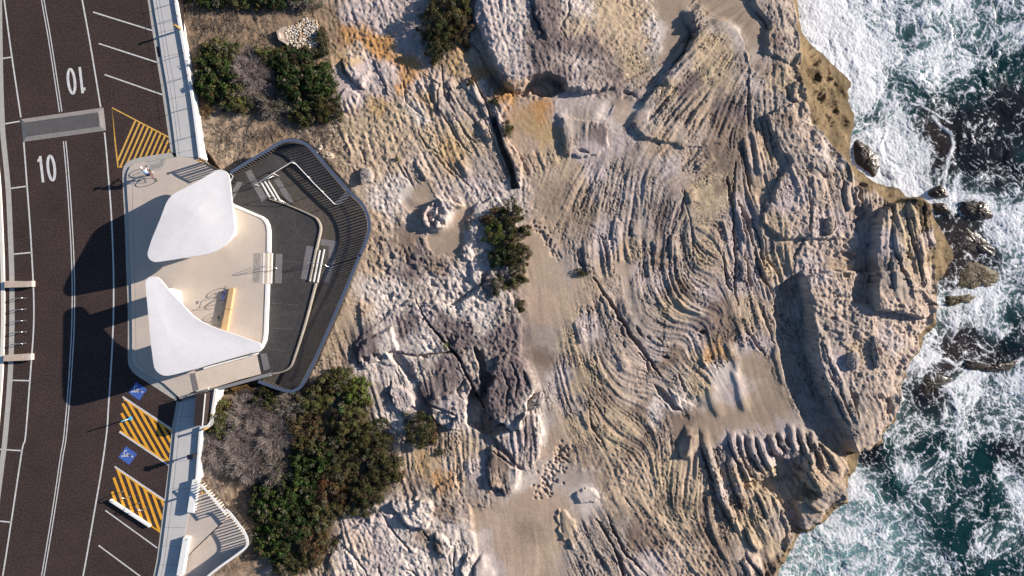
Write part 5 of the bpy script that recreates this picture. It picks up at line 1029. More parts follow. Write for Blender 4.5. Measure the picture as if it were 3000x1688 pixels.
bal = smooth([(676,507,.70),(730,474,.62),(781.5,443.7,.55),(815.5,421.9,.48),(839.8,413.8,.44),(866.5,413.8,.40),(890.8,421.9,.34),(915,441,.28),(970,505,.2),(1019.6,560,.15),(1053.6,592,.15),(1070.6,618.7,.15),(1079,647.8,.15),
        (1079,674.5,.15),(1070.6,703.7,.15),(1053.6,745,.15),(1048.7,756,.15),(995.3,884.6,.15),(927,1040,.15),(885,1124,.15),(868,1139,.15),(850,1145,.15),(815,1137,.15),(757,1116,.15)], 4)
balustrade('sea_balustrade', 'long curved balustrade with blue grey top plate round the sea side of the lookout', bal, 1.1, .26, RAIL, BRONZE, off=.05)
balustrade('entry_balustrade', 'short barred railing where the upper footpath meets the plaza', [(585,466,1.2),(599,478,1.2),(640,499,1.2)], 1.08, .06, DARKM, BRONZE, seg=1.2)
balustrade('short_balustrade', 'small barred gate beside the smaller roof', [(673,508,.72),(683,516,.70),(676,530,.70)], 1.08, .05, WEDGE, DARKM, seg=1.0)
# light pattern of a timber screen on the slope, modelled as solid slats
t = empty('slat_light', P(710,1142,-1.6), 'light pattern of a timber screen, modelled as slats on the slope below the access ramp', 'light pattern')
for k in range(7):
    f = k / 6; a = P(677 + 23 * f, 1139 + 16 * f, -1.55); b = P(722 + 25 * f, 1129 + 17 * f, -1.15); m = MB(); m.bar(a, b, .12, .03); m.build('light_slat', TIMBER, t)
m = MB(); m.bar(P(676,1138,-1.62), P(701,1157,-1.62), .06, .06); m.build('light_batten', TIMBER, t); m = MB(); m.bar(P(721,1128,-1.22), P(748,1147,-1.22), .06, .06); m.build('light_batten', TIMBER, t)

# ------------------------------------------------------------------ the two white roofs
def roof(name, lab, outline, hfun, core_list, apex, loc):
    """thin folded shell: outline points with heights, rising or dipping to a ridge point"""
    t = empty(name, P(*loc, PZ), lab, 'pavilion'); n = len(outline)
    O3 = [Vector(P(u, v, hfun(u, v))) for u, v in outline]; cu, cv, cz = apex; C3 = P(cu, cv, cz)
    vs = []; fs = []; rings = 7
    for r in range(rings):
        f = r / rings
        for p in O3:
            q = p.lerp(C3, f); zl = p.z + (cz - p.z) * (f ** 1.3); vs.append(Vector((q.x, q.y, zl)))
    vs.append(C3); 
    for r in range(rings - 1):
        for i in range(n): fs.append((r * n + i, r * n + (i + 1) % n, (r + 1) * n + (i + 1) % n, (r + 1) * n + i))
    for i in range(n): fs.append(((rings - 1) * n + i, (rings - 1) * n + (i + 1) % n, rings * n))
    a = sum(O3[i].x * O3[(i + 1) % n].y - O3[(i + 1) % n].x * O3[i].y for i in range(n))
    if a < 0: fs = [f[::-1] for f in fs]
    m = MB(); m.add(vs, fs); m.build('roof_shell', WHITE, t, True)
    m = MB(); k = n; lo = [Vector((p.x * 1, p.y, p.z - .16)) for p in O3]; up_ = [p + Vector((0, 0, -.002)) for p in O3]
    m.add(up_ + lo, [(i, (i + 1) % k, k + (i + 1) % k, k + i) for i in range(k)] if a < 0 else [(i, k + i, k + (i + 1) % k, (i + 1) % k) for i in range(k)])
    m.add([v + Vector((0, 0, -.16)) for v in vs], [f[::-1] for f in fs]); m.build('roof_rim', WEDGE, t)
    for poly, hh in core_list:
        m = MB(); tp = []
        for u, v in poly: tp.append(P(u, v, 0))
        tp = [Vector((p.x, p.y, hh)) for p in tp]; m.prism(tp, PZ - .02); m.build('core_wall', WEDGE, t)
    return t
def hplane(pts):
    A_ = np.array([[u, v, 1, u * v / 1000.] for u, v, h in pts]); h_ = np.array([h for *_, h in pts])
    s = np.linalg.lstsq(A_, h_, rcond=None)[0]; return lambda u, v: float(s[0] * u + s[1] * v + s[2] + s[3] * u * v / 1000)
out1 = rounded([(652,488),(675,520),(681,600),(690,700),(640,736),(560,755),(445,772),(427,755),(480,592),(500,572),(560,543)], 16, 4)
out1 = smooth([(640,497.5),(655.8,499.5),(667,508.3),(672.4,523.8),(678,574.6),(682.4,618.8),(686.8,663),(684.6,680.6),(671,707),(649,725),(630,737),(600,746),(530,757),(462,767.5),(448,766),(437.4,759),(432,745),(437,725),(447,695),(468,645),(484,602),(490,590),(503,573),(530,557),(561,541),(600,519),(625,504)], 2, True)
h1 = hplane([(650,505,2.3), (685,690,2.7), (440,760,3.25), (490,590,2.85)])
roof('smaller_pavilion', 'smaller white folded roof, nearest the parked bicycle rider', out1, h1, [([(580,600),(640,575),(688,610),(694,640),(694,690),(660,722),(560,757),(545,757),(540,700)], 2.35)], (575,630,2.90), (600,660))
out2 = smooth([(447,810.5),(462,813),(477,828),(497,853),(530,888),(563,922.6),(592,943.5),(636,962.5),(690,981),(741,999.4),(760,1006),(765,1016),(757.6,1027),(700,1044),(608.5,1071),(540,1090),(492.5,1101),(470.4,1097),(455,1083),(449.7,1065.7),(445,1030),(440.7,999),(436,940),(430.7,883),(426.4,833),(430.7,818),(438,812)], 2, True)
h2 = hplane([(440,815,3.1), (465,1090,3.5), (755,1015,2.85), (560,920,3.0)])
roof('larger_pavilion', 'larger white boomerang-shaped roof above the long stone bench', out2, h2, [([(508,845),(532,852),(537,890),(528,890),(523,866),(505,862)], 2.75), ([(560,975),(620,973),(700,1000),(760,1018),(757,1022),(560,1076),(545,1060)], 2.75)], (500,1000,3.28), (560,1020))

# ------------------------------------------------------------------ benches, blocks, hoops, poles
m = MB(); bn = empty('stone_bench', P(672,907,PZ), 'long honey coloured stone bench with two bicycles leaning on it', 'bench')
m.prism(px([(671.6,843.7),(685,844.5),(674.8,907),(660,904.5)], .54), PZ - .02); m.build('bench_block', BSTONE, bn)
m = MB(); m.prism(px([(659.7,906),(674.5,908.3),(663.6,971),(647,965)], .54), PZ - .02); m.build('bench_block', BSTONE, bn)
for q, lab in (([(13,823),(80,824),(93,823),(93,840),(80,841),(13,843)], 'upper rough sandstone block beside the far gutter'), ([(10,1041),(78,1037),(90,1037),(90,1055),(78,1056),(10,1059)], 'lower rough sandstone block beside the far gutter')):
    t = empty('sandstone_block', P(50, q[0][1] + 9, 0), lab, 'stone block'); m = MB(); 
    m.prism(px([q[0], q[1], q[4], q[5]], .44), 0); m.build('rough_block', LSTONE, t)
    m = MB(); m.prism(px([(q[1][0] + .6, q[1][1]), q[2], q[3], (q[4][0] + .6, q[4][1])], .435), 0); m.build('smooth_end', PLAZA, t)
for (q, lab) in (([(563.3,1406.8),(581,1406.8),(576,1440),(566,1503),(548.4,1501),(556,1450)], 'white block seat at the top of the small ramp'), ([(536.8,1575),(553,1576),(548,1600),(534,1686),(517,1685),(527,1630)], 'white block seat at the foot of the small ramp')):
    t = empty('block_seat', P(q[0][0], q[0][1] + 40, .12), lab, 'seat'); m = MB(); m.prism(px(q, .60), .10); m.build('seat_block', WEDGE, t)
    m = MB(); c = ((q[0][0] + q[1][0]) / 2, q[0][1] + 7); m.flat([P(c[0] + 4 * math.cos(a), c[1] + 2 * math.sin(a), .604) for a in np.linspace(0, 5.8, 12)]); m.build('lifting_slot', KERB, t)
def hoop(a, b, h, r, lab, grp, z=0):
    A = P(*a, z); B = P(*b, z); t = empty('bike_hoop', (A + B) / 2, lab, 'bike hoop', grp)
    pts = []
    for k in range(15):
        s = math.pi * k / 14; f = (1 - math.cos(s)) / 2; q = A.lerp(B, f); q.z = z + h * (math.sin(s) ** .6); pts.append(q)
    m = MB(); m.tube(pts, r, 8); m.build('hoop', STEEL, t, True)
    for p in (A, B):
        m = MB(); m.tube([p + Vector((0, 0, .002)), p + Vector((0, 0, .014))], r * 2.2, 10); m.build('foot_plate', STEEL, t)
nm = ['first', 'second', 'middle', 'fourth', 'fifth']
for k, v in enumerate((873, 906, 939.5, 972, 1005.5)):
    hoop((44, v + 2), (75, v), .5, .03, nm[k] + ' steel bike hoop counting down from the upper sandstone block', 'bike hoops between the two sandstone blocks')
hoop((359.5,1440), (381,1455.6), .85, .028, 'steel hoop on the yellow hatching, nearer the road', 'hoops on the yellow hatching'); hoop((407,1474), (430,1490), .85, .028, 'steel hoop on the yellow hatching, nearer the footpath', 'hoops on the yellow hatching')
t = empty('wheel_stop', P(380,1503,0), 'long low white concrete beam edging the lower yellow hatching', 'wheel stop'); m = MB()
a = P(321.5,1466,.22); b = P(439,1543,.22); m.bar((a.x, a.y, .13), (b.x, b.y, .13), .18, .26); m.build('beam', WEDGE, t)
bp = empty('lane_post', P(382,1226,0), 'slim blue and white lane post standing on the upper hatching', 'post')
CYAN = mat('cyan plastic', (.05, .30, .50), .5, var=.1); m = MB(); c = P(382,1226,0); m.tube([(c.x, c.y, .0), (c.x, c.y, .16)], [.20, .13], 6); m.build('base', CYAN, bp)
m = MB(); m.tube([(c.x, c.y, .16), (c.x, c.y, .9)], .05, 8); m.build('shaft', CYAN, bp); m = MB(); m.tube([(c.x, c.y, .5), (c.x, c.y, .62)], .056, 8); m.build('white_band', WEDGE, bp); m = MB(); m.tube([(c.x, c.y, .74), (c.x, c.y, .86)], .056, 8); m.build('white_band', WEDGE, bp); m = MB(); m.tube([(c.x, c.y, .9), (c.x, c.y, 1.35)], .052, 8); m.build('cap', CYAN, bp)
# bin enclosure
be_ = empty('bin_enclosure', P(598,1200,.12), 'dark brown four-bay bin enclosure on the lower footpath', 'bin enclosure')
q = px([(574.7,1153.5),(599.8,1154),(591,1248),(567,1247)], 1.4)
for k in range(4):
    f0, f1 = k / 4 + .004, (k + 1) / 4 - .004; m = MB(); a = q[0].lerp(q[3], f0); b = q[1].lerp(q[2], f0); c = q[1].lerp(q[2], f1); d_ = q[0].lerp(q[3], f1)
    m.prism([a, b, c, d_], 1.34); m.build('lid', BROWN, be_)
m = MB(); m.prism([q[0] + Vector((.01, -.01, -.065)), q[1] + Vector((-.01, -.01, -.065)), q[2] + Vector((-.01, .01, -.065)), q[3] + Vector((.01, .01, -.065))], .12); m.build('cabinet', BROWN, be_)
m = MB(); m.bar(q[1] + Vector((.04, 0, -.02)), q[2] + Vector((.04, 0, -.02)), .07, .06); m.build('white_trim', WEDGE, be_)
# parking meter
pm = empty('parking_meter', P(584,1326,.12), 'dark solar parking meter standing beside the low wall and scrub', 'parking meter'); c = P(584,1326,0)
m = MB(); m.box((c.x, c.y, .75), (.10, .10, 1.26)); m.build('pole', DARKM, pm); m = MB(); m.box((c.x, c.y, 1.25), (.34, .26, .62)); m.build('body', DARKM, pm)
m = MB(); m.box((c.x - .05, c.y, 1.60), (.46, .40, .05)); m.build('solar_panel', mat('solar panel', (.015, .015, .03), .3), pm)
# timber posts on the footpath walls and slim fence posts with cables
def tpost(u, v, h, z, lab, w=.14):
    t = empty('timber_post', P(u, v, z), lab, 'post'); c = P(u, v, z); m = MB(); m.box((c.x, c.y, z + h / 2), (w, w, h)); m.build('shaft', TIMBER, t); m = MB(); m.box((c.x, c.y, z + h + .015), (w + .03, w + .03, .03)); m.build('cap', TIMBER, t)
tpost(533, 90, 1.3, 0, 'golden timber post halfway along the upper wall'); tpost(601, 478, 1.4, -.2, 'golden timber post at the plaza end of the upper wall')
tpost(611, 1252, 1.0, 0, 'golden timber post behind the bin enclosure'); tpost(612, 1430, 1.5, -.2, 'golden timber post by the upper white block seat')
fpost = None
fence = empty('cable_fence', P(540,220,0), 'slim cable fence on the low wall along the upper footpath', 'fence'); FPT = [(500,-110),(508,-40),(518,10),(526,52),(543,160),(556,225),(566,313),(578,396)]
for (u, v) in FPT:
    c = P(u, v, 0); m = MB(); m.bar((c.x, c.y, -.1), (c.x, c.y, 1.1), .045, .03); m.build('post', DARKM, fence)
for z_ in (.6, 1.05):
    m = MB(); m.tube([Vector((P(u, v, 0).x, P(u, v, 0).y, z_)) for u, v in FPT], .006, 4); m.build('cable', DARKM, fence)

# ------------------------------------------------------------------ small folded ramp at the bottom
m = MB(); m.prism(px([(549,1510),(566,1440),(586,1424),(664,1516),(652,1531),(552,1626),(536,1600)], .10), -2.0); r1 = m.build('ramp_floor', PLAZA); tag(r1, 'upper flight of the small folded ramp', kind='structure')
m = MB(); m.prism(px([(536,1640),(600,1560),(656,1508),(668,1506),(716,1572),(722,1588),(720,1604),(648,1655),(590,1705),(540,1800),(500,1800)], -.35), -2.3); r2 = m.build('ramp_floor', PLAZA); tag(r2, 'lower flight of the small folded ramp', kind='structure')
m = MB(); m.ribbon(px([(553,1627,.14),(652,1532,.14)]), .05, 0, .1); m.build('dark_edge', DARKM, r1)
balustrade('ramp_balustrade', 'white topped railing of the upper flight of the small ramp', smooth([(585,1420,1.15),(609,1445,1.15),(648,1492,1.15),(660,1507,1.15)], 3), 1.05, .16, WEDGE, BRONZE, seg=1.4, off=.03)
balustrade('ramp_balustrade', 'white topped railing curving round the lower flight of the small ramp', smooth([(652,1494,.72),(664,1494,.72),(679,1509,.72),(709,1549,.72),(723,1574,.72),(726,1592,.72),(719,1607,.72),(690,1630,.72),(649,1659,.72),(610,1690,.72),(560,1740,.72)], 3), 1.05, .20, WEDGE, BRONZE, seg=1.6, off=-.03)
# ------------------------------------------------------------------ plants
rp_ = np.random.RandomState(23)
KIND = dict(green=((.044,.068,.018), .10, 1), dgreen=((.036,.054,.018), .085, 1), olive=((.10,.095,.036), .075, 1), dolive=((.062,.060,.025), .07, 1), bright=((.11,.14,.03), .075, 1),
            brown=((.10,.068,.036), .07, 1), russet=((.105,.064,.030), .07, 1), dead=((.235,.19,.17), .05, 0), grey=((.15,.135,.09), .065, .55), low=((.085,.078,.04), .06, 1))
LEAF = attrmat('leaves', 'tint', .7, grain=.15, gscale=6, spec=.12)
BARK = mat('grey bark', (.15, .12, .10), .9, var=.3, scale=6)
def quads(C, A, B, cols, name, material, parent, loc):
    n = len(C); v = np.stack([C - A - B, C + A - B * .6, C + A * .9 + B, C - A * .7 + B * .8], 1).reshape(-1, 3) - np.array(loc)
    me = bpy.data.meshes.new(name); me.vertices.add(4 * n); me.vertices.foreach_set('co', v.astype(np.float32).ravel())
    me.loops.add(4 * n); me.loops.foreach_set('vertex_index', np.arange(4 * n, dtype=np.int32))
    me.polygons.add(n); me.polygons.foreach_set('loop_start', np.arange(0, 4 * n, 4, dtype=np.int32)); me.polygons.foreach_set('loop_total', np.full(n, 4, np.int32))
    at = me.attributes.new('tint', 'FLOAT_COLOR', 'POINT'); at.data.foreach_set('color', np.repeat(np.concatenate([cols, np.ones((n, 1))], 1), 4, 0).astype(np.float32).ravel())
    me.materials.append(material); me.update(calc_edges=True)
    o = bpy.data.objects.new(name, me); COL.objects.link(o); o.parent = parent; return o
def unit(a): return a / (np.linalg.norm(a, axis=-1, keepdims=True) + 1e-9)
def shrub(u, v, ru, rv, h, kind, lab, name='shrub', cat='shrub', grp=None, dens=1.0):
    g = ground(u, v); k = (H - g) / H / SC; cx, cy = (u - CX) * k, (CY - v) * k; a, b = ru * k, rv * k
    a *= 1.12; b *= 1.12; t = empty(name, (cx, cy, g), lab, cat, grp)
    col, ls, leafy = KIND[kind]; area = math.pi * a * b
    nc = max(6, int(area / .085)); th = rp_.rand(nc) * 2 * np.pi; r = np.sqrt(rp_.rand(nc)) * (1 + .16 * np.sin(3 * th + rp_.rand() * 6) + .12 * np.sin(5 * th + rp_.rand() * 6))
    r = np.minimum(r, 1.2); x = cx + a * r * np.cos(th); y = cy + b * r * np.sin(th)
    gz = np.array([ground(CX + X_ / k, CY - Y_ / k) for X_, Y_ in zip(x, y)])
    z = gz + h * (np.sqrt(np.clip(1 - (r * .86) ** 2, .02, 1)) * (.42 + .78 * rp_.rand(nc)))
    cr = (.16 + .20 * rp_.rand(nc)) * min(1, (a + b) / 1.2 + .25); ct = (0.62 + .8 * rp_.rand(nc) ** 1.3)[:, None] * (1 + .14 * rp_.randn(nc, 3) * np.array([1, .6, .7]))
    if leafy > 0:
        n = int(area * 1500 * dens * leafy * (.055 / ls) ** 1.0 * 1.0) ; n = max(n, 60); ci = rp_.randint(0, nc, n)
        d_ = unit(rp_.randn(n, 3) + np.array([0, 0, .5])); rr = cr[ci] * (.55 + .5 * rp_.rand(n))
        C = np.stack([x[ci], y[ci], z[ci]], 1) + d_ * rr[:, None] * np.array([1, 1, .75])
        low = rp_.rand(n) < .22; C[low, 2] = gz[ci][low] + (C[low, 2] - gz[ci][low]) * rp_.rand(low.sum()) * .8
        C[:, 2] = np.maximum(C[:, 2], gz[ci] + .03)
        nrm = unit(d_ + .8 * rp_.randn(n, 3)); A = unit(np.cross(nrm, rp_.randn(n, 3))); B = np.cross(nrm, A)
        s = ls * (.6 + .7 * rp_.rand(n))[:, None]; cols = np.array(col) * ct[ci] * (.75 + .5 * rp_.rand(n))[:, None]
        oc = np.array([KIND[q_][0] for q_ in ('olive', 'dolive', 'brown', 'grey')])[rp_.randint(0, 4, nc)]; sw = (rp_.rand(nc) < .28)[ci][:, None]; cols = np.where(sw, oc[ci] * (.75 + .5 * rp_.rand(n))[:, None] * .9, cols)
        quads(C, A * s * .62, B * s * .4, np.clip(cols, .004, .6), 'foliage', LEAF, t, (cx, cy, g))
    if leafy < 1:
        n = int(area * 800 * (1 - leafy) * dens); ci = rp_.randint(0, nc, n); ctr = np.array([cx, cy, g])
        C = np.stack([x[ci], y[ci], z[ci] - .05], 1) + rp_.randn(n, 3) * np.array([.16, .16, .10])
        C[:, 2] = np.maximum(C[:, 2], gz[ci] + .04); D = unit((C - ctr) * np.array([1, 1, .6]) + rp_.randn(n, 3) * .45)
        Bq = unit(np.cross(D, np.array([0, 0, 1.]) + .3 * rp_.randn(n, 3))); L_ = (.10 + .17 * rp_.rand(n))[:, None]
        cols = np.array(KIND['dead'][0]) * (.55 + .9 * rp_.rand(n))[:, None]
        quads(C, D * L_, Bq * .010, cols, 'twigs', LEAF, t, (cx, cy, g))
    if area > .5:
        m = MB(); nb = min(22, 8 + int(area * 2)) if leafy < 1 else 5
        for j in rp_.randint(0, nc, nb):
            e = Vector((x[j], y[j], z[j] + (.02 if leafy < 1 else -.12))); s0 = Vector((cx + (x[j] - cx) * .12, cy + (y[j] - cy) * .12, g)); md_ = s0.lerp(e, .5) + Vector((rp_.randn() * .12, rp_.randn() * .12, .12))
            pts = smooth([tuple(s0), tuple(s0.lerp(md_, .5) + Vector((rp_.randn() * .06, rp_.randn() * .06, 0))), tuple(md_), tuple(e)], 3)
            m.tube(pts, [.045 * (1 - .75 * q / (len(pts) - 1)) for q in range(len(pts))], 5)
        m.build('stem', BARK, t)
    return t
G1 = 'shrubs of the thicket below the lookout'; G2 = 'shrubs of the bed above the lookout'; G3 = 'shrubs in the chain along the sand strip'; G4 = 'shrubs cut by the upper edge of the picture'
for a in [
 (990,1118,52,36,1.1,'olive','yellowish olive shrub at the top of the thicket, below the balustrade corner',G1),
 (1052,1148,34,38,.9,'bright','bright green shrub at the upper tip of the thicket beside the pale rock',G1),
 (925,1165,52,42,1.0,'olive','olive shrub against the shaded side of the balustrade corner',G1),
 (858,1185,50,40,.9,'grey','greyish shrub right under the lowest bend of the balustrade',G1),
 (790,1168,45,32,.9,'olive','olive shrub just below the modelled slat light pattern',G1),
 (735,1215,58,50,1.1,'dead','bare grey shrub with pale branches, uppermost of the dead ones',G1),
 (805,1268,62,52,1.1,'dead','wide bare grey shrub in the middle of the dead patch',G1),
 (700,1290,50,46,1.0,'dead','bare grey shrub level with the parking meter',G1),
 (658,1225,42,52,1.1,'olive','olive shrub beside the bin enclosure and the low wall',G1),
 (640,1320,42,50,.9,'dead','bare grey shrub touching the parking meter',G1),
 (735,1352,56,48,1.0,'dead','bare grey shrub lowest in the dead patch',G1),
 (815,1372,50,44,1.0,'grey','half dead grey green shrub between the bare ones and the green ones',G1),
 (900,1262,56,56,1.2,'brown','brownish shrub in the upper middle of the thicket',G1),
 (925,1340,62,54,1.3,'green','deep green leafy shrub in the heart of the thicket',G1),
 (1035,1222,55,56,1.3,'olive','large olive shrub along the upper right side of the thicket',G1),
 (1085,1290,58,54,1.2,'dolive','dark olive shrub bulging towards the jointed pale rock',G1),
 (1010,1330,52,60,1.3,'dolive','dark olive shrub right of the deep green one',G1),
 (1130,1368,46,46,1.1,'dolive','dark olive shrub at the sea side tip of the thicket',G1),
 (1080,1418,58,52,1.1,'dolive','dark olive shrub below the sea side tip of the thicket',G1),
 (978,1420,52,54,1.1,'russet','rust tinged shrub amid the dark olive ones',G1),
 (880,1425,56,46,1.2,'green','green leafy shrub straight below the deep green one',G1),
 (800,1470,56,52,1.2,'green','green leafy shrub at the left flank of the lower thicket',G1),
 (868,1530,56,56,1.2,'dgreen','dark green shrub in the lower thicket',G1),
 (808,1578,48,48,1.1,'green','green shrub on the lower left corner of the thicket',G1),
 (850,1645,52,36,.9,'dolive','dark olive shrub forming the bottom tip of the thicket',G1),
 (925,1590,44,54,1.0,'brown','brown shrub on the lower right flank of the thicket',G1),
 (950,1505,46,46,1.0,'olive','olive shrub above the brown one on the lower right flank',G1),
 (1045,1485,52,26,.5,'low','low dry shrub spreading over sand beside the thicket',G1),
 (638,225,58,72,1.3,'green','glossy bright leaved shrub nearest the upper footpath wall',G2),
 (650,155,48,32,.9,'olive','olive shrub on top of the glossy leaved one',G2),
 (702,290,40,44,.9,'olive','olive shrub right of the glossy leaved one',G2),
 (745,222,54,60,.9,'dead','bare grey shrub between the two green masses of the bed',G2),
 (785,172,50,30,.8,'olive','olive shrub at the upper rim of the bed near the concrete headwall',G2),
 (862,192,52,42,1.2,'dgreen','dark green shrub just below the pile of white stones',G2),
 (885,262,60,50,1.3,'dgreen','large dark green shrub in the sea side half of the bed',G2),
 (940,240,44,44,1.1,'green','green shrub on the sea side rim of the bed',G2),
 (962,322,46,36,.9,'dolive','dark olive shrub at the lower sea side corner of the bed',G2),
 (800,305,62,36,.7,'grey','low grey green shrub along the lower rim of the bed',G2),
 (900,338,48,28,.7,'olive','low olive shrub at the bottom of the bed',G2),
 (612,2,62,24,1.0,'dgreen','dark green shrub in the corner by the upper footpath',G4),
 (720,2,58,26,1.0,'olive','olive shrub second from the upper footpath along the edge',G4),
 (815,4,52,24,1.0,'dgreen','dark green shrub third from the upper footpath along the edge',G4),
 (895,5,46,24,.8,'grey','greyish shrub nearest the pale slab along the edge',G4),
 (948,125,20,44,.4,'low','low dry shrub curving round the sea side of the white stones',G2),
 (905,155,44,16,.35,'low','low dry shrub under the pile of white stones',G2),
 (1298,70,62,60,1.5,'dolive','large dark olive shrub between the two pale slabs',None),
 (1330,14,50,48,1.4,'olive','green topped shrub at the edge between the pale slabs',None),
 (1352,92,34,42,1.2,'brown','brownish shrub leaning against the large pale slab',None),
 (1283,142,38,38,1.1,'dolive','dark pointed lower end of the shrubs between the slabs',None),
 (1496,624,30,36,.9,'dolive','rounded dark shrub at the upper end of the chain',G3),
 (1452,642,34,28,.7,'brown','brownish shrub left of the rounded dark one',G3),
 (1448,682,30,32,.8,'bright','bright green shrub in the upper part of the chain',G3),
 (1490,700,34,36,.8,'dolive','dark olive shrub in the middle of the chain',G3),
 (1536,680,20,17,.6,'dolive','small shrub jutting out onto the sand strip',G3),
 (1462,755,30,26,.8,'dgreen','dark green shrub below the middle of the chain',G3),
 (1512,758,38,34,.9,'dolive','broad dark shrub beside the sand strip',G3),
 (1518,822,26,20,.6,'olive','small shrub in the lower part of the chain',G3),
 (1462,836,20,22,.5,'low','thin low shrub beside the dark pitted outcrop',G3),
 (1524,898,17,15,.4,'dolive','tiny shrub at the foot of the chain by the outcrop corner',G3),
 (1230,1252,40,46,1.1,'dolive','dark bush in the hollow below the dark pitted outcrop',None),
 (1265,1275,18,24,.7,'brown','brown side bush beside the dark bush in the hollow',None),
 (1292,1325,10,8,.25,'low','tiny tuft on the stained rock below the dark bush',None),
 (1487,384,14,20,.5,'dolive','small dark bush growing beside the deep cleft',None),
 (1446,300,10,8,.35,'dolive','tiny bush by the rust coloured gully',None),
 (1382,240,9,10,.3,'brown','tiny brown bush at the head of the ribbed rocks',None),
 (1308,1016,7,6,.25,'bright','bright green tuft growing in the joint of the dark outcrop',None),
 (1162,468,6,5,.2,'olive','tiny tuft on the pale rock right of the lookout',None),
 (1708,797,16,7,.4,'dolive','small dark bush alone on the bedded shelf',None),
 (603,310,14,26,.5,'russet','dried rust brown plant below the glossy leaved shrub',None)]:
    shrub(*a[:7], grp=a[7])
# dead branches and twigs lying about on the soil
m = MB()
def twig(u, v, L_, ang_, r0):
    z = ground(u, v); pts = []; k = (H - z) / H / SC; x, y = (u - CX) * k, (CY - v) * k; n = 6; hz_ = .04 + .16 * rp_.rand()
    for j in range(n + 1):
        f = j / n; pts.append((x, y, z + .02 + hz_ * math.sin(math.pi * f) * (1 if j else 0))); ang_ += rp_.randn() * .35; x += math.cos(ang_) * L_ / n; y += math.sin(ang_) * L_ / n
    m.tube(pts, [r0 * (1 - .7 * j / n) for j in range(n + 1)], 4); return pts, ang_
for (u0, u1, v0, v1, n, L_) in ((530,700,20,150,130,1.4), (660,840,30,150,90,1.1), (600,960,350,470,190,1.3), (560,700,330,460,90,1.1), (850,1000,370,440,70,1.3), (600,760,1380,1560,90,1.3), (640,780,1540,1680,60,1.1), (560,640,120,200,16,1.2), (940,1010,160,420,20,.8)):
    for _ in range(n):
        u = u0 + (u1 - u0) * rp_.rand(); v = v0 + (v1 - v0) * rp_.rand()
        if sdf(LOOK, np.array([u]), np.array([v]))[0] > -12 or (790 < u < 945 and 48 < v < 148): continue
        pts, an = twig(u, v, L_ * (.4 + .9 * rp_.rand()), rp_.rand() * 6.28, .012 + .022 * rp_.rand() ** 2)
        for q in range(2):
            p = pts[2 + q]; m.tube([p, (p[0] + .18 * rp_.randn(), p[1] + .18 * rp_.randn(), p[2] + .08), (p[0] + .3 * rp_.randn(), p[1] + .3 * rp_.randn(), p[2] + .05)], [.012, .009, .005], 4)
tag(m.build('dead_twigs', BARK), 'dead twigs and branches scattered over the sandy soil', kind='stuff')
# thin dry ground cover over the soil
N_ = 26000; uu = 520 + 560 * rp_.rand(N_); vv = -60 + 1780 * rp_.rand(N_)
cov = np.array([vnoise(np.array([a_ / 40.]), np.array([b_ / 40.]), 77)[0] for a_, b_ in zip(uu[:1], vv[:1])]); cn = vnoise((uu / 38).astype(np.float32), (vv / 38).astype(np.float32), 77) + .6 * vnoise((uu / 13).astype(np.float32), (vv / 13).astype(np.float32), 78)
wall_x = np.interp(vv, [-60, 0, 116, 212, 315, 462, 520, 1130, 1141, 1252, 1405, 1510, 1688], [512, 524, 545, 562, 578, 600, 900, 900, 640, 622, 590, 700, 700])
lim = 960 - 60 * np.sin(vv / 90); inl = sdf(LOOK, uu.astype(np.float32), vv.astype(np.float32)); ok_ = (cn > .12) & (uu > wall_x + 4) & (uu < lim) & (inl < -8) & ~((uu > 800) & (uu < 945) & (vv > 50) & (vv < 146))
ok_ &= ~((vv > 1400) & (uu < 735)) ; uu, vv = uu[ok_], vv[ok_]; n = len(uu)
gz = np.array([ground(a_, b_) for a_, b_ in zip(uu, vv)]); kq = (H - gz) / H / SC
C = np.stack([(uu - CX) * kq, (CY - vv) * kq, gz + .03 + .10 * rp_.rand(n)], 1); nr = unit(rp_.randn(n, 3) + np.array([0, 0, .4])); A = unit(np.cross(nr, rp_.randn(n, 3))); B = np.cross(nr, A)
base = np.where((rp_.rand(n) < .5)[:, None], np.array([[.10, .085, .04]]), np.array([[.17, .13, .09]]))
gc = quads(C, A * .07, B * .022, base * (.6 + .8 * rp_.rand(n))[:, None], 'ground_cover', LEAF, None, (0, 0, 0)); tag(gc, 'dry low ground cover over the sandy soil', kind='stuff')

# ------------------------------------------------------------------ stones, boulders, headwall
def blob(seed, sub=2, rough=.25):
    r_ = np.random.RandomState(seed); bm = bmesh.new(); bmesh.ops.create_icosphere(bm, subdivisions=sub, radius=1.0)
    ax = r_.randn(5, 3); 
    for v_ in bm.verts:
        p = np.array(v_.co); s = 1 + rough * sum(math.sin(2.2 * p @ a + i) for i, a in enumerate(ax)) / 3
        q = p * s; 
        for a in ax[:3]:
            d_ = a / np.linalg.norm(a); e = q @ d_
            if e > .72: q = q - d_ * (e - .72) * .8
        v_.co = Vector(q)
    vs = [tuple(v_.co) for v_ in bm.verts]; fs = [tuple(v_.index for v_ in f.verts) for f in bm.faces]; bm.free(); return vs, fs
SM_ = [mat('pile stone cream', (.60, .53, .44), .8, var=.2, scale=4), mat('pile stone tan', (.50, .36, .24), .8, var=.2, scale=4), mat('pile stone grey', (.42, .38, .35), .8, var=.2, scale=4)]
protos = []
for i in range(9):
    vs, fs = blob(50 + i, 1, .2); me = bpy.data.meshes.new('stone'); me.from_pydata(vs, [], fs); me.materials.append(SM_[(0, 0, 1, 0, 2, 0, 1, 0, 2)[i]]); protos.append(me)
PILE = [(838,80),(860,74),(874,68),(891,55),(927,60),(934,96),(941,129),(925,138),(907,142),(864,139),(845,126),(835,99)]
pts_ = []
tries = 0
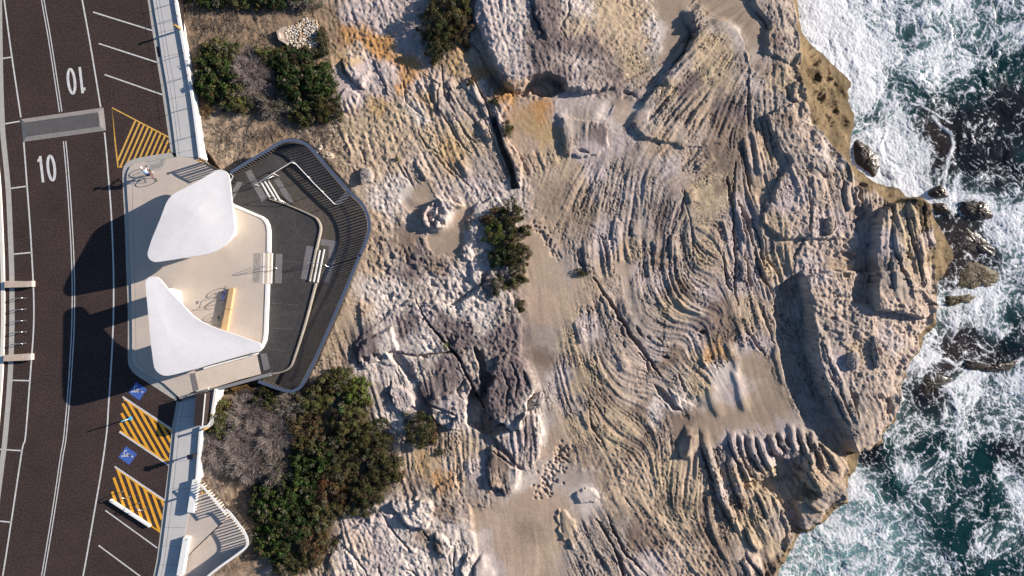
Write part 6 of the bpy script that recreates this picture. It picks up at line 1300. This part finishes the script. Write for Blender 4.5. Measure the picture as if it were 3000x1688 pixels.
while tries < 9000 and len(pts_) < 290:
    tries += 1; a = 832 + 112 * rp_.rand(); b = 52 + 94 * rp_.rand()
    if sdf(PILE, np.array([a]), np.array([b]))[0] < 0: continue
    if any((a - c) ** 2 + (b - d_) ** 2 < 5.4 ** 2 for c, d_, _ in pts_): continue
    pts_.append((a, b, rp_.randint(9)))
for a, b, i in pts_:
    o = bpy.data.objects.new('stone', protos[i]); COL.objects.link(o); s = .085 + .055 * rp_.rand(); g = ground(a, b) + .06
    o.location = P(a, b, g + s * .4); o.scale = (s * (1 + .5 * rp_.rand()), s, s * .85); o.rotation_euler = (rp_.rand() * .6, rp_.rand() * .6, rp_.rand() * 6.28)
    tag(o, 'pale fist sized stone in the pile below the concrete headwall', 'stone', 'stones piled below the concrete headwall')
hw = empty('headwall', P(820,105,-1.2), 'angled concrete headwall at the end of the stone pile', 'headwall')
zz_ = ground(820,105); m = MB(); m.ribbon([P(833,80,zz_ + .5), P(813,93,zz_ + .5), P(818,113,zz_ + .45), P(842,127,zz_ + .35)], .22, 0, 1.0); m.build('wing_wall', LSTONE, hw)
m = MB(); m.flat(px([(833,88),(820,98),(824,112),(840,120)], zz_ + .1)); m.build('apron', PLAZA, hw)
def outline_rock(name, lab, cat, outline, z0, h, material, seed=0, rings=7, steep=.5, grp=None, rough=.1):
    """rock with the given outline: walls rise steeply, the top is domed and broken"""
    r_ = np.random.RandomState(seed); o_ = smooth(outline, 4, True); n = len(o_); cu = sum(p[0] for p in o_) / n; cv = sum(p[1] for p in o_) / n; vs = []; fs = []
    for r in range(rings + 1):
        f = r / rings; s = 1 - f ** (1 / steep) * .94 if r else 1.0; z = z0 + h * (1 - (1 - f) ** 2.4)
        for i, (a, b) in enumerate(o_):
            jit = 1 + rough * .35 * math.sin(i * 1.7 + r * 1.1 + seed) * (1 if r else 0); q = P(cu + (a - cu) * s * jit, cv + (b - cv) * s * jit, z0)
            vs.append((q.x, q.y, z + rough * h * r_.randn() * (1 if r else 0)))
    for r in range(rings):
        for i in range(n): fs.append((r * n + i, (r + 1) * n + i, (r + 1) * n + (i + 1) % n, r * n + (i + 1) % n))
    fs.append(tuple(rings * n + i for i in range(n))[::-1]); m = MB(); m.add(vs, fs); o = m.build(name, material, None, True, loc=tuple(P(cu, cv, z0))); return tag(o, lab, cat, grp)
GREYR = mat('grey sandstone boulder', (.42, .37, .34), .9, col2=(.24, .20, .18), scale=3, grain=.2, bump=.04, bscale=6); TANR = mat('tan sandstone boulder', (.46, .38, .29), .9, col2=(.30, .24, .19), scale=2.5, grain=.2, bump=.04, bscale=6)
WETR = mat('wet dark rock', (.045, .034, .028), .35, col2=(.09, .068, .045), scale=1.6, grain=.35, gscale=6, bump=.08, bscale=3, spec=.5); ALGR = mat('olive weed covered rock', (.15, .115, .06), .6, col2=(.07, .052, .03), scale=1.4, grain=.4, gscale=5, bump=.08, bscale=4)
outline_rock('boulder', 'grey wedge of rock broken off the end of the dark outcrop', 'boulder', [(1545,1192),(1552,1170),(1580,1148),(1592,1150),(1595,1165),(1588,1188),(1570,1196),(1560,1200)], ground(1570,1180) - .05, .55, GREYR, 3, steep=.35)
outline_rock('boulder', 'knobbly grey boulder on the rock right of the lookout', 'boulder', [(1056,500),(1068,492),(1084,496),(1092,510),(1086,526),(1070,534),(1058,540),(1054,520)], ground(1070,515) - .05, .24, GREYR, 4, steep=.4)
outline_rock('boulder', 'rounded tan boulder touching the outer edge of the balustrade', 'boulder', [(938,452),(955,444),(975,450),(980,464),(962,474),(944,468)], ground(960,460) - .05, .45, TANR, 5, steep=.5)
for i, (a, b, s) in enumerate(((930,448,6), (925,440,5), (936,436,7), (940,430,6), (918,446,5))):
    outline_rock('white_stone', 'small pale stone outside the bend of the balustrade', 'stone', [(a-s,b),(a,b-s*.8),(a+s,b),(a,b+s*.8)], ground(a, b) - .02, .16, SM_[0], 20 + i, grp='pale stones outside the balustrade')
outline_rock('boulder', 'upright fin of bedded rock on the sea terrace', 'boulder', [(2550,985),(2558,984),(2562,1020),(2568,1055),(2570,1076),(2560,1074),(2553,1050),(2548,1015)], ground(2558,1030) - .1, .62, GREYR, 6, steep=.3)
outline_rock('boulder', 'ribbed squat boulder beside the upright fin on the sea terrace', 'boulder', [(2486,1035),(2500,1030),(2512,1038),(2514,1056),(2504,1080),(2490,1080),(2478,1066),(2480,1048)], ground(2496,1055) - .1, .58, GREYR, 7, steep=.35)
outline_rock('boulder', 'small block with a square shadow on the terrace above the gully', 'boulder', [(2424,642),(2440,636),(2442,655),(2436,682),(2424,688),(2418,665)], ground(2430,660) - .1, .42, TANR, 8, steep=.35)
SR = 'wave washed rocks off the point'
for i, (nm_, pl, hh, mt) in enumerate((
 ('small dark wet rock wedged against the tip of the point', [(2722,600),(2745,592),(2770,600),(2785,622),(2778,634),(2750,628),(2732,622)], .7, WETR),
 ('large dark wet rock ringed by foam, farthest out at the point', [(2800,592),(2830,586),(2872,586),(2890,600),(2902,622),(2912,640),(2880,650),(2850,648),(2818,640),(2798,620)], .9, WETR),
 ('triangular wet rock where the breaker ends', [(2712,568),(2730,548),(2750,540),(2768,560),(2776,580),(2750,585),(2726,582)], .6, WETR),
 ('broad olive rock shelf below the brown cliff foot', [(2790,790),(2830,760),(2880,768),(2930,790),(2952,800),(2942,830),(2900,850),(2850,855),(2800,858),(2774,842)], .35, ALGR),
 ('smaller olive rock next to the broad olive shelf', [(2748,880),(2770,862),(2810,862),(2850,856),(2864,870),(2852,888),(2810,890),(2780,900),(2755,902)], .4, ALGR),
 ('dark weedy reef awash between the point and the broad olive shelf', [(2760,660),(2800,650),(2850,662),(2900,700),(2950,745),(2930,770),(2870,755),(2820,740),(2790,720)], .15, WETR),
 ('brown rock at the picture edge in the white water', [(2982,760),(3010,740),(3060,750),(3080,800),(3040,830),(2995,810)], .5, ALGR),
 ('dark strip of reef awash in the breaking wave', [(2700,1070),(2740,1085),(2790,1100),(2782,1128),(2740,1160),(2700,1180),(2680,1150),(2672,1100)], .12, WETR),
 ('long dark ledge awash at the end of the swirl', [(2800,1052),(2850,1058),(2900,1078),(2950,1070),(2990,1048),(3000,1056),(2960,1084),(2910,1092),(2860,1088),(2815,1078)], .25, WETR),
 ('thin dark reef strip under the upper cliff', [(2498,408),(2530,420),(2570,455),(2575,490),(2560,520),(2530,500),(2500,470)], .3, WETR))):
    outline_rock('sea_rock', nm_, 'rock', pl, SEA - .3, .36 + hh * .42, mt, 40 + i, steep=.75, grp=SR, rough=.11)
# ------------------------------------------------------------------ bicycles and the rider
def bicycle(name, lab, uv, head_px, z, frame_mat, lean=0.0, grp=None, steer=0.0):
    """uv: pixel of the point between the wheels on the ground; head_px: direction of travel in the picture"""
    c = P(uv[0], uv[1], z); hx, hy = head_px[0], -head_px[1]; L_ = math.hypot(hx, hy); F_ = Vector((hx / L_, hy / L_, 0)); S_v = Vector((-F_.y, F_.x, 0))
    U_ = (Vector((0, 0, 1)) * math.cos(lean) + S_v * math.sin(lean)).normalized(); S2 = U_.cross(F_) * -1
    S2 = F_.cross(U_) * -1
    W = lambda f, s, u: c + F_ * f + S2 * s + U_ * u
    t = empty(name, c, lab, 'bicycle', grp)
    for sx in (-.50, .50):
        m = MB(); tyre = [W(sx + .325 * math.cos(a), 0, .335 + .325 * math.sin(a)) for a in np.linspace(0, 2 * math.pi, 29)[:-1]]; m.tube(tyre, .016, 6, closed=True); w = m.build('wheel', TYRE, t, True)
        m = MB(); m.tube([W(sx + .300 * math.cos(a), 0, .335 + .300 * math.sin(a)) for a in np.linspace(0, 2 * math.pi, 25)[:-1]], .010, 4, closed=True)
        rim = m.build('rim', STEEL, w, True); rim.matrix_parent_inverse = Matrix.Identity(4)
        m = MB()
        for a in np.linspace(0, math.pi, 8)[:-1]: m.bar(W(sx + .3 * math.cos(a), 0, .335 + .3 * math.sin(a)), W(sx - .3 * math.cos(a), 0, .335 - .3 * math.sin(a)), .004)
        m.build('spokes', STEEL, w)
        for ch in w.children:
            off = np.array(t.location); 
            co_ = np.empty(len(ch.data.vertices) * 3, np.float32); ch.data.vertices.foreach_get('co', co_)
            co_ = co_.reshape(-1, 3) - off; ch.data.vertices.foreach_set('co', co_.ravel().astype(np.float32)); ch.data.update()
    bb = W(-.06, 0, .28); st = W(-.19, 0, .80); hd = W(.34, 0, .86); hl = W(.37, 0, .72); ra = W(-.5, 0, .335); fa = W(.5, 0, .335)
    m = MB(); m.tube([bb, st], .016, 6); m.tube([st, hd], .016, 6); m.tube([bb, hl], .02, 6); m.tube([hd, hl], .02, 6)
    for s in (-.05, .05): m.tube([bb, W(-.5, s, .335)], .010, 5); m.tube([st, W(-.5, s, .335)], .009, 5)
    m.build('frame', frame_mat, t, True)
    m = MB(); m.tube([hl, W(.5, .05, .335)], .011, 5); m.tube([hl, W(.5, -.05, .335)], .011, 5); m.build('fork', frame_mat, t, True)
    m = MB(); m.tube([st, W(-.22, 0, .93)], .013, 6); m.build('seat_post', DARKM, t)
    m = MB(); m.add([W(-.36, .07, .95), W(-.36, -.07, .95), W(-.2, -.05, .96), W(-.07, -.02, .95), W(-.07, .02, .95), W(-.2, .05, .96), W(-.34, .05, .91), W(-.34, -.05, .91), W(-.1, -.015, .92), W(-.1, .015, .92)],
        [(0, 1, 2, 3, 4, 5), (0, 6, 7, 1), (1, 7, 8, 3, 2), (3, 8, 9, 4), (4, 9, 6, 0, 5), (6, 9, 8, 7)]); m.build('saddle', TYRE, t)
    m = MB(); m.tube([hd, W(.40, 0, .95)], .014, 6); m.tube([W(.38, .22, .95), W(.42, .15, .96), W(.42, 0, .96), W(.42, -.15, .96), W(.38, -.22, .95)], .014, 6)
    for s in (-.22, .22): m.tube([W(.38, s, .95), W(.5, s, .93), W(.52, s, .84), W(.44, s, .80)], .013, 6)
    m.build('handlebar', DARKM, t, True)
    m = MB(); m.tube([W(-.06 + .095 * math.cos(a), -.05, .28 + .095 * math.sin(a)) for a in np.linspace(0, 2 * math.pi, 15)[:-1]], .006, 4, closed=True); m.tube([W(-.06, -.05, .28), W(.06, -.07, .16)], .010, 5); m.tube([W(-.06, .05, .28), W(-.18, .07, .40)], .010, 5)
    m.bar(W(.03, -.12, .16), W(.10, -.12, .155), .06, .02); m.bar(W(-.21, .12, .40), W(-.14, .12, .405), .06, .02); m.build('crank', DARKM, t)
    return t, W
REDF = mat('red frame', (.28, .03, .03), .4, var=.05); BLUF = mat('blue frame', (.02, .05, .30), .4, var=.05); GRNF = mat('dark green frame', (.01, .06, .05), .4, var=.05)
_, W = bicycle('bicycle', 'road bicycle ridden by the person near the plaza kerb', (449, 511), (-.545, -.839), PZ, REDF)
bicycle('bicycle', 'blue framed bicycle leaning on the upper half of the stone bench', (660, 866), (-.10, .99), PZ, BLUF, lean=.16)
bicycle('bicycle', 'dark green bicycle leaning on the lower half of the stone bench', (647, 936), (-.16, .98), PZ, GRNF, lean=.16)
# rider: one continuous skinned body with clothing and helmet as parts
SKIN = mat('skin', (.42, .25, .18), .6, var=.05); JER = mat('light blue jersey', (.40, .55, .78), .8, var=.1); JERN = mat('navy jersey hem', (.04, .09, .25), .8, var=.1); SHORT = mat('black shorts', (.012, .012, .016), .8, var=.1); HELM = mat('white helmet', (.75, .75, .75), .4, var=.03)
pr = empty('person', W(0, 0, 0), 'person in a light blue jersey and white helmet leaning forward on a bicycle', 'person')
def skin(name, joints, edges, material, parent, sub=2):
    me = bpy.data.meshes.new(name); o_ = np.array(parent.location); me.from_pydata([tuple(np.array(j[0]) - o_) for j in joints], edges, []); me.materials.append(material)
    o = bpy.data.objects.new(name, me); COL.objects.link(o); o.parent = parent; md_ = o.modifiers.new('Skin', 'SKIN'); md_.use_smooth_shade = True
    for i, j in enumerate(joints):
        sv = me.skin_vertices[0].data[i]; r = j[1] if isinstance(j[1], tuple) else (j[1], j[1]); sv.radius = r; sv.use_root = (i == 0)
    s = o.modifiers.new('Sub', 'SUBSURF'); s.levels = sub; s.render_levels = sub; return o
HIP = W(-.20, 0, 1.00); CH = W(.10, 0, 1.30); NK = W(.22, 0, 1.43); HD = W(.33, 0, 1.56)
J = [(HIP, (.15, .12)), (W(-.03, 0, 1.18), (.14, .11)), (CH, (.165, .12)), (NK, .06), (W(.27, 0, 1.49), .055)]
E = [(0, 1), (1, 2), (2, 3), (3, 4)]
for s in (-1, 1):
    k = len(J); J += [(W(.15, .19 * s, 1.34), .06), (W(.27, .25 * s, 1.14), .045), (W(.42, .22 * s, 1.0), .03), (W(.47, .22 * s, .97), .032)]; E += [(2, k), (k, k + 1), (k + 1, k + 2), (k + 2, k + 3)]
    kn, an, to = ((W(.16, .12, .72), W(-.14, .12, .46), W(-.02, .12, .40)) if s > 0 else (W(.08, -.12, .58), W(.04, -.12, .20), W(.16, -.12, .15)))
    k = len(J); J += [(W(-.16, .10 * s, .96), .10), (kn, .062), (kn.lerp(an, .4), .055), (an, .036), (to, .032)]; E += [(0, k), (k, k + 1), (k + 1, k + 2), (k + 2, k + 3), (k + 3, k + 4)]
body = skin('body', J, E, SKIN, pr)
def shell(name, pts, material, n=12):
    m = MB(); m.tube([p for p, _ in pts], [r for _, r in pts], n); m.build(name, material, pr, True)
jt = MB()
def ell(mb, rows, n=14):
    vs = []; fs = []
    for c_, rs_, ru_, ax in rows:
        side = S_side; up_v = ax.cross(side).normalized()
        for j in range(n): a = 2 * math.pi * j / n; vs.append(c_ + side * rs_ * math.cos(a) + up_v * ru_ * math.sin(a))
    m_ = len(rows)
    for i in range(m_ - 1):
        for j in range(n): fs.append((i * n + j, i * n + (j + 1) % n, (i + 1) * n + (j + 1) % n, (i + 1) * n + j))
    fs += [tuple(range(n))[::-1], tuple((m_ - 1) * n + j for j in range(n))]; mb.add(vs, fs)
S_side = (W(0, 1, 0) - W(0, 0, 0)).normalized(); AX = (CH - HIP).normalized()
m = MB(); ell(m, [(HIP.lerp(CH, .12), .17, .135, AX), (HIP.lerp(CH, .45), .165, .13, AX)]); m.build('jersey_hem', JERN, pr, True)
m = MB(); ell(m, [(HIP.lerp(CH, .44), .168, .132, AX), (HIP.lerp(CH, .8), .185, .135, AX), (CH, .19, .135, AX), (CH + AX * .09, .16, .11, AX), (CH + AX * .14, .085, .08, AX)]); m.build('jersey', JER, pr, True)
m = MB(); ell(m, [(HIP + AX * -.11, .13, .10, AX), (HIP, .178, .145, AX), (HIP.lerp(CH, .16), .175, .14, AX)]); m.build('shorts', SHORT, pr, True)
for s, kn in ((1, W(.16, .12, .72)), (-1, W(.08, -.12, .58))):
    a = W(-.16, .10 * s, .96); m = MB(); m.tube([a, a.lerp(kn, .4), a.lerp(kn, .72)], [.118, .100, .080], 12); m.build('short_leg', SHORT, pr, True)
    a = W(.15, .19 * s, 1.34); b = W(.27, .25 * s, 1.14); m = MB(); m.tube([W(.10, .13 * s, 1.34), a, a.lerp(b, .55)], [.075, .072, .06], 10); m.build('sleeve', HELM, pr, True)
hd_v, hd_f = blob(3, 3, 0.0)
def ellipsoid(name, c, rf, rs_, ru_, material, fr=(0, 1), tilt=.5, seed=0):
    bm = bmesh.new(); bmesh.ops.create_uvsphere(bm, u_segments=18, v_segments=12, radius=1.0)
    fwd = (W(1, 0, 0) - W(0, 0, 0)).normalized(); upv = Vector((0, 0, 1)); f2 = (fwd * math.cos(tilt) - upv * math.sin(tilt)); u2 = (upv * math.cos(tilt) + fwd * math.sin(tilt))
    vs = [c + f2 * (v_.co.x * rf) + S_side * (v_.co.y * rs_) + u2 * (v_.co.z * ru_) for v_ in bm.verts if True]; keep = [v_.co.z > fr[0] - 1e-3 or fr[0] == 0 for v_ in bm.verts]
    fs = [tuple(v_.index for v_ in f.verts) for f in bm.faces if fr[0] <= -1 or min(v_.co.z for v_ in f.verts) > fr[0] - .02]; bm.free()
    m = MB(); m.add(vs, fs); m.build(name, material, pr, True)
ellipsoid('head', HD, .105, .078, .118, SKIN, (-2, 1)); ellipsoid('helmet', HD + Vector((0, 0, .03)), .145, .10, .125, HELM, (-.15, 1)); ellipsoid('helmet_stripe', HD + Vector((0, 0, .034)) - (W(1, 0, 0) - W(0, 0, 0)) * .03, .11, .035, .127, REDF, (.1, 1))
m = MB(); nf = HD + (W(1, 0, 0) - W(0, 0, 0)) * .10 + Vector((0, 0, -.05)); m.tube([nf + Vector((0, 0, .03)), nf + (W(1, 0, 0) - W(0, 0, 0)) * .02, nf + Vector((0, 0, -.015))], [.008, .014, .010], 6); m.build('nose', SKIN, pr, True)
for s in (-1, 1):
    e = HD + (W(1, 0, 0) - W(0, 0, 0)) * .088 + S_side * .03 * s + Vector((0, 0, -.01)); m = MB(); m.tube([e, e + (W(1, 0, 0) - W(0, 0, 0)) * .008], .012, 8); m.build('eye', DARKM, pr, True)
    h0 = W(.47, .22 * s, .97); m = MB(); m.add(*[[h0 + (W(1, 0, 0) - W(0, 0, 0)) * a_ + S_side * b_ + Vector((0, 0, c_)) for a_ in (-.02, .07) for b_ in (-.04, .04) for c_ in (-.005, .022)], [(0, 1, 3, 2), (4, 6, 7, 5), (0, 4, 5, 1), (2, 3, 7, 6), (0, 2, 6, 4), (1, 5, 7, 3)]])
    m.build('glove', TYRE, pr)
    for q in range(4):
        b0 = h0 + (W(1, 0, 0) - W(0, 0, 0)) * .065 + S_side * (-.03 + .02 * q); ln = (.055, .065, .062, .048)[q]; f_ = (W(1, 0, 0) - W(0, 0, 0)); m = MB(); m.tube([b0, b0 + f_ * ln * .5 + Vector((0, 0, .003)), b0 + f_ * ln * .75 + Vector((0, 0, -.02)), b0 + f_ * ln * .6 + Vector((0, 0, -.04))], [.009, .009, .008, .007], 6); m.build('finger', SKIN, pr, True)
    b0 = h0 + S_side * (-.04 * s); m = MB(); m.tube([b0, b0 + f_ * .03 + S_side * (-.02 * s), b0 + f_ * .055 + S_side * (-.015 * s) + Vector((0, 0, -.02))], [.011, .010, .008], 6); m.build('thumb', SKIN, pr, True)
    an, to = ((W(-.14, .12, .46), W(-.02, .12, .40)) if s > 0 else (W(.04, -.12, .20), W(.16, -.12, .15))); m = MB(); m.tube([an - (to - an) * .35, an, to, to + (to - an) * .35], [.032, .045, .042, .022], 8); m.build('shoe', HELM, pr, True)
